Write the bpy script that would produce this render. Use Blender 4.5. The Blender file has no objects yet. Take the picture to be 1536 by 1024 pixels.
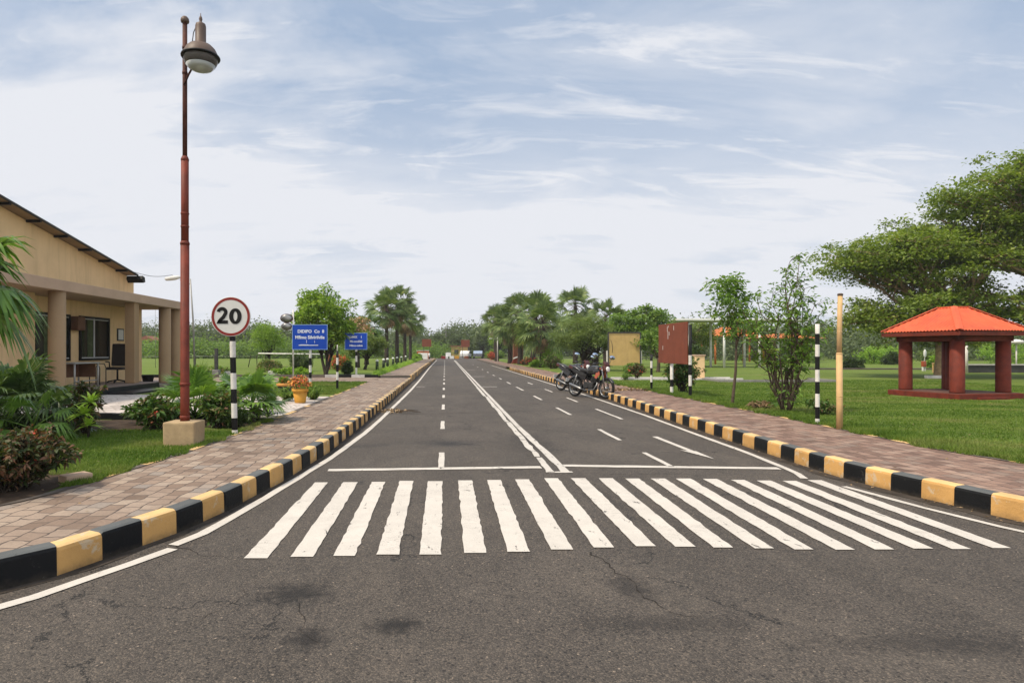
import bpy, bmesh, math, random
import numpy as np
from mathutils import Vector, Matrix, Euler
R = math.radians
random.seed(7)
SC = bpy.context.scene
COL = SC.collection
H, F, PX, PY = 1.4, 939.0, 669.0, 526.0        # camera height, focal length and axis in photo pixels
def Yof(y, z=0.0): return (H - z) * F / (y - PY)
def G(x, y, z=0.0):
    Y = Yof(y, z); return ((x - PX) / F * Y, Y)
LZ = 0.185                                      # lawn level

# ------------------------------------------------------------------ materials
def nd(nt, t, **k):
    n = nt.nodes.new(t)
    for a, v in k.items(): setattr(n, a, v)
    return n
def inp(n, **k):
    for a, v in k.items():
        n.inputs[a.replace('_', ' ')].default_value = v
def newmat(name):
    m = bpy.data.materials.new(name); m.use_nodes = True
    nt = m.node_tree
    b = nt.nodes['Principled BSDF']
    return m, nt, b
def c4(c): return (c[0], c[1], c[2], 1)
def ramp(nt, fac, stops):
    r = nd(nt, 'ShaderNodeValToRGB')
    cr = r.color_ramp
    while len(cr.elements) < len(stops): cr.elements.new(0.5)
    for e, (p, c) in zip(cr.elements, stops): e.position = p; e.color = c4(c)
    nt.links.new(fac, r.inputs[0]); return r.outputs[0]
def noise(nt, vec, scale, detail=4, rough=.55, dist=0):
    n = nd(nt, 'ShaderNodeTexNoise'); inp(n, Scale=scale, Detail=detail, Roughness=rough, Distortion=dist)
    if vec is not None: nt.links.new(vec, n.inputs['Vector'])
    return n.outputs['Fac']
def coords(nt, kind='Object'):
    return nd(nt, 'ShaderNodeTexCoord').outputs[kind]
def worldpos(nt): return nd(nt, 'ShaderNodeNewGeometry').outputs['Position']
def mathn(nt, op, a, b=None, c=None, clamp=False):
    n = nd(nt, 'ShaderNodeMath', operation=op, use_clamp=clamp)
    for i, v in enumerate((a, b, c)):
        if v is None: continue
        if isinstance(v, (int, float)): n.inputs[i].default_value = v
        else: nt.links.new(v, n.inputs[i])
    return n.outputs[0]
def mix(nt, fac, a, b, blend='MIX'):
    n = nd(nt, 'ShaderNodeMix', data_type='RGBA', blend_type=blend)
    for i, v in ((0, fac), (6, a), (7, b)):
        if isinstance(v, (int, float)): n.inputs[i].default_value = v
        elif isinstance(v, tuple): n.inputs[i].default_value = c4(v)
        else: nt.links.new(v, n.inputs[i])
    return n.outputs[2]
def bump(nt, b, h, strength=.3, dist=.01):
    n = nd(nt, 'ShaderNodeBump'); inp(n, Strength=strength, Distance=dist)
    nt.links.new(h, n.inputs['Height']); nt.links.new(n.outputs[0], b.inputs['Normal'])
def mapping(nt, vec, scale=(1, 1, 1), rot=(0, 0, 0), loc=(0, 0, 0)):
    n = nd(nt, 'ShaderNodeMapping'); n.inputs['Scale'].default_value = scale; n.inputs['Rotation'].default_value = rot; n.inputs['Location'].default_value = loc
    nt.links.new(vec, n.inputs[0]); return n.outputs[0]

def simple(name, col, rough=.6, var=.25, scale=6, bmp=.1, metal=0, spec=.22, dirt=None, dirt_amt=.45, world=False):
    m, nt, b = newmat(name)
    v = worldpos(nt) if world else coords(nt)
    n1 = noise(nt, v, scale, 6, .6)
    lo = tuple(x * (1 - var) for x in col); hi = tuple(min(1, x * (1 + var)) for x in col)
    c = ramp(nt, n1, [(.3, lo), (.7, hi)])
    if dirt:
        n2 = noise(nt, v, scale * .45, 8, .7, .4)
        f = mathn(nt, 'MULTIPLY', ramp(nt, n2, [(.5, (0, 0, 0)), (.68, (1, 1, 1))]), dirt_amt)
        c = mix(nt, f, c, dirt)
    nt.links.new(c, b.inputs['Base Color'])
    inp(b, Roughness=rough, Metallic=metal)
    b.inputs['Specular IOR Level'].default_value = spec
    if bmp: bump(nt, b, noise(nt, v, scale * 8, 4), bmp, .004)
    return m

def leafmat(name, stops, trans=.42, rough=.55, gain=True):
    """leaf colours vary leaf by leaf and branch by branch"""
    stops = [(p, tuple(min(.9, x * 1.75) for x in c)) for p, c in stops] if gain else stops
    m, nt, b = newmat(name)
    rnd = nd(nt, 'ShaderNodeNewGeometry').outputs['Random Per Island']
    n1 = noise(nt, coords(nt), 1.7, 3)
    f = mathn(nt, 'ADD', mathn(nt, 'MULTIPLY', rnd, .6), mathn(nt, 'MULTIPLY_ADD', n1, 1.3, -.45), clamp=True)
    c = ramp(nt, f, stops)
    nt.links.new(c, b.inputs['Base Color']); inp(b, Roughness=rough); b.inputs['Specular IOR Level'].default_value = .3
    t = nd(nt, 'ShaderNodeBsdfTranslucent')
    tc = mix(nt, 1.0, c, (1.3, 1.35, .55), 'MULTIPLY'); nt.links.new(tc, t.inputs['Color'])
    ms = nd(nt, 'ShaderNodeMixShader'); ms.inputs[0].default_value = trans
    out = nt.nodes['Material Output']
    nt.links.new(b.outputs[0], ms.inputs[1]); nt.links.new(t.outputs[0], ms.inputs[2]); nt.links.new(ms.outputs[0], out.inputs['Surface'])
    return m
M = {}
def asphalt_mat():
    m, nt, b = newmat('asphalt')
    p = worldpos(nt)
    big = noise(nt, mapping(nt, p, (1, .45, 1)), .55, 5, .6, .6)
    base = ramp(nt, big, [(.28, (.03, .0255, .022)), (.5, (.058, .049, .042)), (.72, (.104, .088, .074))])
    mid = noise(nt, p, 9, 4, .7)
    base = mix(nt, .35, base, ramp(nt, mid, [(.3, (.033, .029, .026)), (.7, (.1, .088, .076))]))
    patch = ramp(nt, noise(nt, mapping(nt, p, (1, .5, 1)), 1.6, 6, .65, 1.2), [(.4, (.66, .64, .62)), (.52, (1, .98, .95)), (.66, (1.28, 1.22, 1.14))])
    base = mix(nt, .75, base, patch, 'MULTIPLY')
    # aggregate
    vo = nd(nt, 'ShaderNodeTexVoronoi', feature='F1'); inp(vo, Scale=135.0, Randomness=1.0); nt.links.new(p, vo.inputs['Vector'])
    sep = nd(nt, 'ShaderNodeSeparateColor'); nt.links.new(vo.outputs['Color'], sep.inputs[0])
    stone = ramp(nt, sep.outputs[0], [(0, (.016, .015, .014)), (.45, (.056, .048, .042)), (.8, (.125, .104, .086)), (1, (.24, .19, .145))])
    base = mix(nt, .42, base, stone)
    vo3 = nd(nt, 'ShaderNodeTexVoronoi', feature='F1'); inp(vo3, Scale=38.0, Randomness=1.0); nt.links.new(p, vo3.inputs['Vector'])
    sp3 = nd(nt, 'ShaderNodeSeparateColor'); nt.links.new(vo3.outputs['Color'], sp3.inputs[0])
    pick = mathn(nt, 'MULTIPLY', mathn(nt, 'GREATER_THAN', sp3.outputs[1], .93), mathn(nt, 'LESS_THAN', vo3.outputs['Distance'], .22))
    base = mix(nt, mathn(nt, 'MULTIPLY', pick, .75), base, (.3, .235, .18))
    pick2 = mathn(nt, 'MULTIPLY', mathn(nt, 'GREATER_THAN', sp3.outputs[2], .86), mathn(nt, 'LESS_THAN', vo3.outputs['Distance'], .3))
    base = mix(nt, mathn(nt, 'MULTIPLY', pick2, .7), base, (.012, .011, .011))
    # cracks
    wp = nd(nt, 'ShaderNodeVectorMath', operation='ADD')
    nn = nd(nt, 'ShaderNodeTexNoise'); inp(nn, Scale=2.3, Detail=6.0, Roughness=.65); nt.links.new(p, nn.inputs['Vector'])
    sc = nd(nt, 'ShaderNodeVectorMath', operation='SCALE'); sc.inputs['Scale'].default_value = .9; nt.links.new(nn.outputs['Color'], sc.inputs[0])
    nt.links.new(p, wp.inputs[0]); nt.links.new(sc.outputs[0], wp.inputs[1])
    ve = nd(nt, 'ShaderNodeTexVoronoi', feature='DISTANCE_TO_EDGE'); inp(ve, Scale=.42); nt.links.new(wp.outputs[0], ve.inputs['Vector'])
    crk = mathn(nt, 'LESS_THAN', ve.outputs['Distance'], .0035)
    gate = mathn(nt, 'GREATER_THAN', noise(nt, p, .8, 3), .53)
    crk = mathn(nt, 'MULTIPLY', crk, gate)
    base = mix(nt, mathn(nt, 'MULTIPLY', crk, .8), base, (.008, .008, .008))
    # oil and damp stains of their own shape: (x, y, rx, ry)
    stains = [G(440, 890) + (.2, .15), G(592, 938) + (.13, .085), G(462, 958) + (.1, .13), G(945, 880) + (.12, .2), G(900, 745) + (.12, .5), G(800, 665) + (.3, 1.0), G(990, 935) + (.45, .1), G(1400, 965) + (.5, .12)]
    amt = [.95, 1.0, .95, .7, .55, .5, .5, .6]
    sepp = nd(nt, 'ShaderNodeSeparateXYZ'); nt.links.new(p, sepp.inputs[0])
    jag = noise(nt, p, 16, 6, .75)
    tot = None
    for (x, y, rx, ry), a in zip(stains, amt):
        dx = mathn(nt, 'DIVIDE', mathn(nt, 'SUBTRACT', sepp.outputs[0], x), rx)
        dy = mathn(nt, 'DIVIDE', mathn(nt, 'SUBTRACT', sepp.outputs[1], y), ry)
        d = mathn(nt, 'SQRT', mathn(nt, 'ADD', mathn(nt, 'MULTIPLY', dx, dx), mathn(nt, 'MULTIPLY', dy, dy)))
        v = mathn(nt, 'SUBTRACT', 1.5, d)
        v = mathn(nt, 'ADD', v, mathn(nt, 'MULTIPLY_ADD', jag, 3.2, -1.75), clamp=True)
        v = mathn(nt, 'MULTIPLY', v, mathn(nt, 'LESS_THAN', d, 1.6))
        v = mathn(nt, 'MULTIPLY', v, a)
        tot = v if tot is None else mathn(nt, 'MAXIMUM', tot, v)
    base = mix(nt, mathn(nt, 'MULTIPLY', tot, .9), base, (.011, .0095, .009))
    nt.links.new(base, b.inputs['Base Color'])
    inp(b, Roughness=.82); b.inputs['Specular IOR Level'].default_value = .35
    h = mathn(nt, 'ADD', mathn(nt, 'MULTIPLY', vo.outputs['Distance'], -.8), mathn(nt, 'MULTIPLY', noise(nt, p, 60, 4), 1.1))
    h = mathn(nt, 'SUBTRACT', h, mathn(nt, 'MULTIPLY', crk, 1.5))
    bump(nt, b, h, .75, .006)
    return m
def paint_mat(name, col, under, wear=.62, scale=7):
    m, nt, b = newmat(name)
    p = worldpos(nt)
    n = noise(nt, mapping(nt, p, (1.6, .6, 1)), scale, 9, .72, .5)
    f = ramp(nt, n, [(wear, (0, 0, 0)), (wear + .045, (1, 1, 1))])
    tone = ramp(nt, noise(nt, p, 2.1, 5), [(.3, tuple(x * .86 for x in col)), (.65, col)])
    fine = noise(nt, p, 120, 3)
    tone = mix(nt, .3, tone, ramp(nt, fine, [(.35, tuple(x * .55 for x in col)), (.6, col)]))
    tone = mix(nt, ramp(nt, noise(nt, p, 3.4, 7, .7, .8), [(.45, (0, 0, 0)), (.75, (.45, .45, .45))]), tone, tuple(x * .62 for x in col))
    dots = noise(nt, p, 38, 3, .6)
    f = mathn(nt, 'MAXIMUM', f, ramp(nt, dots, [(.7, (0, 0, 0)), (.74, (.7, .7, .7))]))
    # thin transverse cracks in the paint film
    wv = noise(nt, mapping(nt, p, (1.2, 9, 1)), 2.6, 5, .6, .8)
    ck = mathn(nt, 'LESS_THAN', mathn(nt, 'ABSOLUTE', mathn(nt, 'SUBTRACT', wv, .5)), .0035)
    ck = mathn(nt, 'MULTIPLY', ck, mathn(nt, 'GREATER_THAN', noise(nt, p, 1.5, 2), .55))
    f = mathn(nt, 'MAXIMUM', f, mathn(nt, 'MULTIPLY', ck, .75), clamp=True)
    c = mix(nt, f, tone, under)
    nt.links.new(c, b.inputs['Base Color']); inp(b, Roughness=.7)
    bump(nt, b, noise(nt, p, 90, 4), .25, .003)
    return m
def paver_mat(name, tones, joint, rot=R(90)):
    m, nt, b = newmat(name)
    p = worldpos(nt)
    nn = nd(nt, 'ShaderNodeTexNoise'); inp(nn, Scale=4.5, Detail=2.0); nt.links.new(p, nn.inputs['Vector'])
    sc = nd(nt, 'ShaderNodeVectorMath', operation='SCALE'); sc.inputs['Scale'].default_value = .1; nt.links.new(nn.outputs['Color'], sc.inputs[0])
    wp = nd(nt, 'ShaderNodeVectorMath', operation='ADD'); nt.links.new(p, wp.inputs[0]); nt.links.new(sc.outputs[0], wp.inputs[1])
    v = mapping(nt, wp.outputs[0], (1, 1, 1), (0, 0, rot))
    br = nd(nt, 'ShaderNodeTexBrick', offset=.5); inp(br, Scale=1.0, Mortar_Size=.006, Mortar_Smooth=.25, Brick_Width=.17, Row_Height=.145, Bias=0.0)
    br.inputs['Color1'].default_value = (0, 0, 0, 1); br.inputs['Color2'].default_value = (1, 1, 1, 1)
    nt.links.new(v, br.inputs['Vector'])
    c = ramp(nt, br.outputs['Color'], tones)
    st = noise(nt, p, 1.1, 6, .65)
    c = mix(nt, .55, c, ramp(nt, st, [(.32, (.45, .42, .4)), (.55, (1, 1, 1)), (.72, (1.15, 1.1, 1.05))]), 'MULTIPLY')
    c = mix(nt, .3, c, ramp(nt, noise(nt, p, 45, 5), [(.3, (.5, .5, .5)), (.7, (1.3, 1.3, 1.3))]), 'MULTIPLY')
    c = mix(nt, br.outputs['Fac'], c, joint)
    nt.links.new(c, b.inputs['Base Color']); inp(b, Roughness=.85)
    h = mathn(nt, 'ADD', mathn(nt, 'MULTIPLY', br.outputs['Fac'], -1.0), mathn(nt, 'MULTIPLY', noise(nt, p, 60, 4), .25))
    bump(nt, b, h, .8, .008)
    return m
def lawn_mat():
    m, nt, b = newmat('lawn')
    p = worldpos(nt)
    n1 = noise(nt, p, .35, 6, .65, .3)
    n2 = noise(nt, p, 5, 5, .7)
    n3 = noise(nt, mapping(nt, p, (1, 1, .3)), 70, 3, .7)
    c = ramp(nt, n1, [(.3, (.075, .14, .014)), (.5, (.14, .22, .022)), (.7, (.2, .27, .038))])
    c = mix(nt, .4, c, ramp(nt, n2, [(.3, (.06, .1, .014)), (.7, (.19, .2, .05))]))
    c = mix(nt, .4, c, ramp(nt, n3, [(.3, (.02, .045, .008)), (.65, (.14, .19, .045))]))
    bare = ramp(nt, noise(nt, mapping(nt, p, (.5, 1.1, 1)), .9, 5, .6, .5), [(.58, (0, 0, 0)), (.7, (1, 1, 1))])
    c = mix(nt, mathn(nt, 'MULTIPLY', bare, .5), c, (.25, .19, .1))
    nt.links.new(c, b.inputs['Base Color']); inp(b, Roughness=.9); b.inputs['Specular IOR Level'].default_value = .15
    bump(nt, b, n3, .9, .03)
    return m
def crazy_mat():
    m, nt, b = newmat('crazy_paving')
    p = worldpos(nt)
    ve = nd(nt, 'ShaderNodeTexVoronoi', feature='DISTANCE_TO_EDGE'); inp(ve, Scale=3.2); nt.links.new(p, ve.inputs['Vector'])
    vc = nd(nt, 'ShaderNodeTexVoronoi', feature='F1'); inp(vc, Scale=3.2); nt.links.new(p, vc.inputs['Vector'])
    sp = nd(nt, 'ShaderNodeSeparateColor'); nt.links.new(vc.outputs['Color'], sp.inputs[0])
    c = ramp(nt, sp.outputs[0], [(0, (.34, .29, .26)), (.5, (.44, .385, .345)), (1, (.53, .47, .425))])
    c = mix(nt, .3, c, ramp(nt, noise(nt, p, 9, 5), [(.3, (.3, .27, .25)), (.7, (.65, .6, .57))]))
    c = mix(nt, mathn(nt, 'LESS_THAN', ve.outputs['Distance'], .03), c, (.2, .17, .14))
    nt.links.new(c, b.inputs['Base Color']); inp(b, Roughness=.8)
    bump(nt, b, mathn(nt, 'GREATER_THAN', ve.outputs['Distance'], .03), .4, .006)
    return m
def kerbpaint(name, col, chips, wear):
    m, nt, b = newmat(name)
    p = worldpos(nt)
    n = noise(nt, p, 7, 8, .7, .4)
    c = ramp(nt, noise(nt, p, 2.5, 5), [(.3, tuple(x * .78 for x in col)), (.7, tuple(min(1, x * 1.12) for x in col))])
    c = mix(nt, ramp(nt, n, [(wear, (0, 0, 0)), (wear + .05, (.8, .8, .8))]), c, chips)
    # grime that has splashed up from the gutter
    sz = nd(nt, 'ShaderNodeSeparateXYZ'); nt.links.new(p, sz.inputs[0])
    g = mathn(nt, 'SUBTRACT', mathn(nt, 'MULTIPLY_ADD', noise(nt, p, 12, 6, .7), .14, -.02), sz.outputs[2])
    g = mathn(nt, 'MULTIPLY', g, 14, clamp=True)
    c = mix(nt, mathn(nt, 'MULTIPLY', g, .6), c, (.07, .055, .04))
    nt.links.new(c, b.inputs['Base Color']); inp(b, Roughness=.65); b.inputs['Specular IOR Level'].default_value = .2
    bump(nt, b, noise(nt, p, 40, 5, .7), .6, .008)
    return m
WHITE = (.57, .525, .47)
M['asphalt'] = asphalt_mat()
M['paint'] = paint_mat('road_paint', WHITE, (.06, .053, .048), .61)
M['paint_worn'] = paint_mat('worn_road_paint', (.54, .5, .45), (.06, .053, .048), .585)
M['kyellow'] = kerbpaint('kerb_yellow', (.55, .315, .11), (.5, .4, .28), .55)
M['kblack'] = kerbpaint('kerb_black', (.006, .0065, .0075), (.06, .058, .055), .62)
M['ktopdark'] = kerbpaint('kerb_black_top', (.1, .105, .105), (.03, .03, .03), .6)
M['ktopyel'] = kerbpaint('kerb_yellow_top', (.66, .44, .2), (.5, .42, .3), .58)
M['kplain'] = kerbpaint('kerb_plain', (.12, .1, .085), (.06, .05, .045), .6)
M['kwhite'] = kerbpaint('kerb_white', (.5, .48, .46), (.2, .19, .18), .6)
M['paver_l'] = paver_mat('taupe_pavers', [(0, (.16, .108, .078)), (.3, (.225, .158, .116)), (.6, (.28, .208, .158)), (.85, (.33, .255, .195)), (1, (.22, .185, .16))], (.075, .055, .045))
M['paver_r'] = paver_mat('reddish_pavers', [(0, (.13, .075, .053)), (.3, (.2, .118, .085)), (.6, (.255, .158, .115)), (.85, (.3, .205, .155)), (1, (.19, .135, .105))], (.07, .045, .036))
M['lawn'] = lawn_mat()
M['crazy'] = crazy_mat()
M['soil'] = simple('soil', (.05, .033, .022), .95, .5, 5, .6, world=True)
M['wall'] = simple('cream_wall', (.7, .495, .27), .85, .07, 1.2, .08, dirt=(.5, .34, .18), dirt_amt=.25)
def streak(m, amt, col):
    nt = m.node_tree; b = nt.nodes['Principled BSDF']; src = b.inputs['Base Color'].links[0].from_socket; p = worldpos(nt)
    f = ramp(nt, noise(nt, mapping(nt, p, (2.6, 2.6, .22)), 1.6, 8, .65, .2), [(.5, (0, 0, 0)), (.74, (amt, amt, amt))])
    nt.links.new(mix(nt, f, src, col), b.inputs['Base Color'])
streak(M['wall'], .35, (.3, .2, .11))
M['column'] = simple('column_render', (.31, .205, .115), .8, .08, 1.6, .08)
M['beam'] = simple('taupe_concrete', (.42, .295, .21), .85, .1, 1.5, .1)
M['dark_tile'] = simple('dark_tile', (.01, .011, .013), .4, .4, 3, .05)
M['porch'] = simple('porch_floor', (.2, .15, .125), .6, .2, 3, .05)
M['black'] = simple('black_paint', (.006, .006, .006), .5, .3, 5, .05)
M['dgrey'] = simple('dark_grey', (.05, .05, .05), .6, .3, 5, .08)
M['pane'] = simple('dark_pane', (.01, .012, .01), .08, .2, 2, 0, spec=.6)
M['curtain'] = simple('curtain', (.06, .075, .03), .8, .4, 9, .1)
M['crack'] = simple('crack_fill', (.022, .019, .017), .95, .4, 20, .1, world=True)
M['alu'] = simple('aluminium', (.5, .5, .49), .4, .1, 4, .05)
M['roofsheet'] = simple('roof_sheet', (.26, .19, .12), .7, .15, 2, .1)
M['redpole'] = simple('red_oxide_pole', (.15, .03, .018), .6, .28, 5, .2, dirt=(.06, .022, .016), dirt_amt=.7)
M['redpole_dark'] = simple('rusty_dark_pole', (.07, .024, .017), .7, .4, 6, .2, dirt=(.035, .02, .016), dirt_amt=.7)
M['concrete'] = simple('concrete', (.36, .26, .15), .9, .2, 7, .4, dirt=(.2, .15, .1), dirt_amt=.6)
M['cgrey'] = simple('grey_concrete', (.22, .21, .2), .9, .2, 7, .4)
M['lampbrown'] = simple('lamp_brown', (.11, .075, .06), .5, .15, 5, .05)
M['refl'] = simple('reflector', (.09, .07, .065), .4, .2, 4, .05)
M['swhite'] = simple('sign_white', (.56, .56, .54), .45, .06, 3, .02, dirt=(.4, .4, .38), dirt_amt=.3)
M['sred'] = simple('sign_red', (.2, .022, .018), .45, .1, 3, .02)
M['sblue'] = simple('sign_blue', (.004, .05, .36), .4, .12, 3, .02)
M['sletter'] = simple('sign_letter', (.7, .72, .76), .5, .05, 3, 0)
M['sblueedge'] = simple('sign_blue_edge', (.25, .38, .62), .5, .05, 3, 0)
M['pwhite'] = simple('pole_white', (.62, .6, .56), .55, .12, 8, .08, dirt=(.3, .28, .25), dirt_amt=.5)
M['pblack'] = simple('pole_black', (.006, .006, .0065), .5, .3, 8, .08)
M['bark'] = simple('bark', (.085, .062, .045), .95, .4, 9, .8)
M['bark_dark'] = simple('dark_bark', (.03, .024, .018), .95, .4, 9, .8)
M['bark_pale'] = simple('pale_bark', (.3, .21, .12), .95, .3, 6, .7, dirt=(.14, .12, .1), dirt_amt=.7)
M['palmbark'] = simple('palm_bark', (.045, .034, .027), .95, .4, 14, .9)
M['bamboo'] = simple('bamboo', (.52, .34, .16), .55, .15, 6, .1, dirt=(.4, .3, .2), dirt_amt=.5)
M['rust'] = simple('rust_board', (.165, .048, .026), .75, .14, 3, .12, dirt=(.12, .04, .025), dirt_amt=.5)
M['ochre'] = simple('ochre_board', (.47, .32, .13), .75, .1, 2.2, .1, dirt=(.34, .23, .1), dirt_amt=.5)
M['maroon'] = simple('maroon_paint', (.14, .024, .013), .7, .25, 5, .2, dirt=(.06, .016, .012), dirt_amt=.75)
M['maroon_floor'] = simple('pavilion_floor', (.12, .06, .045), .7, .2, 4, .1)
M['orange'] = simple('orange_roof', (.56, .1, .042), .6, .16, 2.5, .1, dirt=(.36, .065, .035), dirt_amt=.75)
streak(M['orange'], .55, (.24, .055, .035)); streak(M['maroon'], .6, (.05, .016, .012))
M['orange2'] = simple('orange_tile', (.42, .13, .04), .7, .2, 3, .1)
M['white'] = simple('white_paint', (.66, .66, .64), .6, .08, 3, .05, dirt=(.45, .44, .42), dirt_amt=.4)
streak(M['rust'], .4, (.09, .03, .02)); streak(M['ochre'], .4, (.28, .19, .09))
M['brick'] = simple('brown_brick', (.2, .075, .045), .85, .2, 9, .2)
M['pot'] = simple('yellow_pot', (.52, .26, .04), .7, .1, 5, .1, dirt=(.36, .17, .03), dirt_amt=.4)
M['pot_dark'] = simple('dark_green_pot', (.03, .045, .025), .6, .2, 5, .1)
M['rim_or'] = simple('terracotta_rim', (.48, .23, .06), .7, .2, 5, .1)
M['wood'] = simple('brown_wood', (.12, .06, .035), .6, .25, 4, .1)
M['tubegrey'] = simple('grey_tube', (.3, .29, .27), .45, .15, 4, .05, metal=.3)
M['cable'] = simple('cable', (.03, .03, .032), .6, .1, 5, 0)
M['dirtstrip'] = simple('gutter_dirt', (.05, .04, .032), .95, .5, 5, .8, world=True, dirt=(.028, .024, .022), dirt_amt=.8)
# bike
M['tyre'] = simple('tyre_rubber', (.012, .012, .012), .85, .2, 8, .1)
M['chrome'] = simple('bright_metal', (.26, .26, .26), .3, .1, 4, 0, metal=.9)
M['engine'] = simple('engine_alloy', (.05, .05, .05), .5, .3, 20, .15, metal=.6)
M['bikered'] = simple('bike_dark_red', (.07, .016, .01), .3, .1, 4, 0, spec=.6)
M['bikeor'] = simple('bike_orange', (.3, .06, .02), .35, .1, 4, 0, spec=.6)
M['bikeblk'] = simple('bike_black', (.014, .013, .013), .25, .2, 4, 0, spec=.6)
M['seat'] = simple('seat_vinyl', (.03, .03, .031), .55, .2, 6, .1)
M['lens'] = simple('headlight_lens', (.7, .7, .68), .12, .1, 4, 0, spec=.7)
M['mirror'] = simple('mirror_glass', (.5, .56, .66), .08, .03, 2, 0, metal=.95)
m, nt, b = newmat('clear_globe'); inp(b, Roughness=.08, IOR=1.2); b.inputs['Base Color'].default_value = (.86, .89, .88, 1)
b.inputs['Transmission Weight'].default_value = .55
M['globe'] = m
m, nt, b = newmat('clear_glass'); inp(b, Roughness=.05, IOR=1.1); b.inputs['Base Color'].default_value = (.8, .8, .79, 1); b.inputs['Transmission Weight'].default_value = .93
M['glass'] = m
# foliage
g = leafmat
M['lf_big'] = g('raintree_leaf', [(0, (.045, .068, .014)), (.45, (.085, .12, .024)), (.8, (.13, .165, .034)), (1, (.18, .19, .055))])
M['lf_round'] = g('bright_tree_leaf', [(0, (.035, .075, .01)), (.4, (.08, .14, .017)), (.75, (.14, .205, .028)), (1, (.22, .27, .055))])
M['lf_mid'] = g('mid_tree_leaf', [(0, (.04, .08, .015)), (.5, (.08, .13, .026)), (.85, (.12, .175, .036)), (1, (.16, .2, .055))])
M['lf_neem'] = g('young_tree_leaf', [(0, (.035, .075, .014)), (.5, (.07, .125, .022)), (.85, (.105, .165, .03)), (1, (.17, .15, .05))])
M['lf_olive'] = g('olive_tree_leaf', [(0, (.04, .07, .018)), (.5, (.08, .11, .032)), (1, (.14, .17, .06))])
M['lf_dark'] = g('dark_shrub_leaf', [(0, (.014, .026, .008)), (.6, (.03, .05, .014)), (1, (.055, .08, .022))])
M['lf_far'] = g('far_tree_leaf', [(0, (.045, .07, .028)), (.5, (.085, .12, .045)), (1, (.15, .185, .07))], trans=.3, gain=False)
M['lf_hedge'] = g('hedge_leaf', [(0, (.06, .12, .015)), (.5, (.12, .2, .025)), (1, (.2, .28, .045))])
M['lf_palm'] = g('fan_palm_leaf', [(0, (.018, .036, .01)), (.5, (.06, .092, .027)), (.85, (.125, .16, .055)), (1, (.24, .24, .12))], trans=.25)
M['lf_palmnear'] = g('near_palm_leaf', [(0, (.03, .065, .014)), (.5, (.07, .13, .022)), (1, (.14, .21, .045))], trans=.3, rough=.35)
M['lf_palmdark'] = g('dark_palm_leaf', [(0, (.018, .035, .012)), (.5, (.04, .07, .022)), (1, (.1, .14, .055))], trans=.25, rough=.35)
M['lf_dead'] = g('dry_frond', [(0, (.08, .055, .03)), (.5, (.15, .1, .055)), (1, (.24, .17, .1))], trans=.15)
M['lf_croton'] = g('red_shrub_leaf', [(0, (.012, .022, .006)), (.45, (.03, .045, .012)), (.65, (.075, .04, .022)), (.88, (.13, .065, .04)), (1, (.2, .03, .028))], trans=.25)
M['lf_crotongreen'] = g('mixed_shrub_leaf', [(0, (.02, .05, .01)), (.55, (.05, .095, .018)), (.8, (.1, .06, .03)), (1, (.22, .07, .05))], trans=.25)
M['lf_lime'] = g('lime_leaf', [(0, (.12, .2, .02)), (.5, (.22, .31, .04)), (1, (.34, .42, .08))], trans=.35)
M['lf_flower'] = g('red_yellow_flower', [(0, (.3, .03, .04)), (.4, (.42, .1, .05)), (.7, (.5, .3, .06)), (1, (.12, .2, .03))], trans=.2)
M['lf_pink'] = g('brown_blossom', [(0, (.2, .12, .08)), (.5, (.3, .17, .11)), (.8, (.36, .25, .16)), (1, (.1, .13, .04))], trans=.2)
M['lf_redfl'] = g('red_flower', [(0, (.4, .02, .02)), (1, (.5, .12, .06))], trans=.2)
def blade_mat():
    m, nt, b = newmat('grass_blade')
    rnd = nd(nt, 'ShaderNodeNewGeometry').outputs['Random Per Island']; p = worldpos(nt)
    n1 = noise(nt, mapping(nt, p, (.6, 1.3, 1)), .75, 6, .65, .4)
    f = mathn(nt, 'ADD', mathn(nt, 'MULTIPLY', rnd, .35), mathn(nt, 'MULTIPLY_ADD', n1, 2.2, -.77), clamp=True)
    c = ramp(nt, f, [(0, (.05, .11, .01)), (.4, (.105, .18, .022)), (.75, (.175, .245, .042)), (1, (.25, .27, .075))])
    bare = ramp(nt, noise(nt, mapping(nt, p, (.5, 1.1, 1)), .9, 5, .6, .5), [(.58, (0, 0, 0)), (.7, (1, 1, 1))])
    c = mix(nt, mathn(nt, 'MULTIPLY', bare, .4), c, (.27, .2, .11))
    nt.links.new(c, b.inputs['Base Color']); inp(b, Roughness=.6); b.inputs['Specular IOR Level'].default_value = .2
    t = nd(nt, 'ShaderNodeBsdfTranslucent'); nt.links.new(c, t.inputs['Color'])
    ms = nd(nt, 'ShaderNodeMixShader'); ms.inputs[0].default_value = .4
    nt.links.new(b.outputs[0], ms.inputs[1]); nt.links.new(t.outputs[0], ms.inputs[2]); nt.links.new(ms.outputs[0], nt.nodes['Material Output'].inputs['Surface'])
    return m
M['blade'] = blade_mat()
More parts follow.
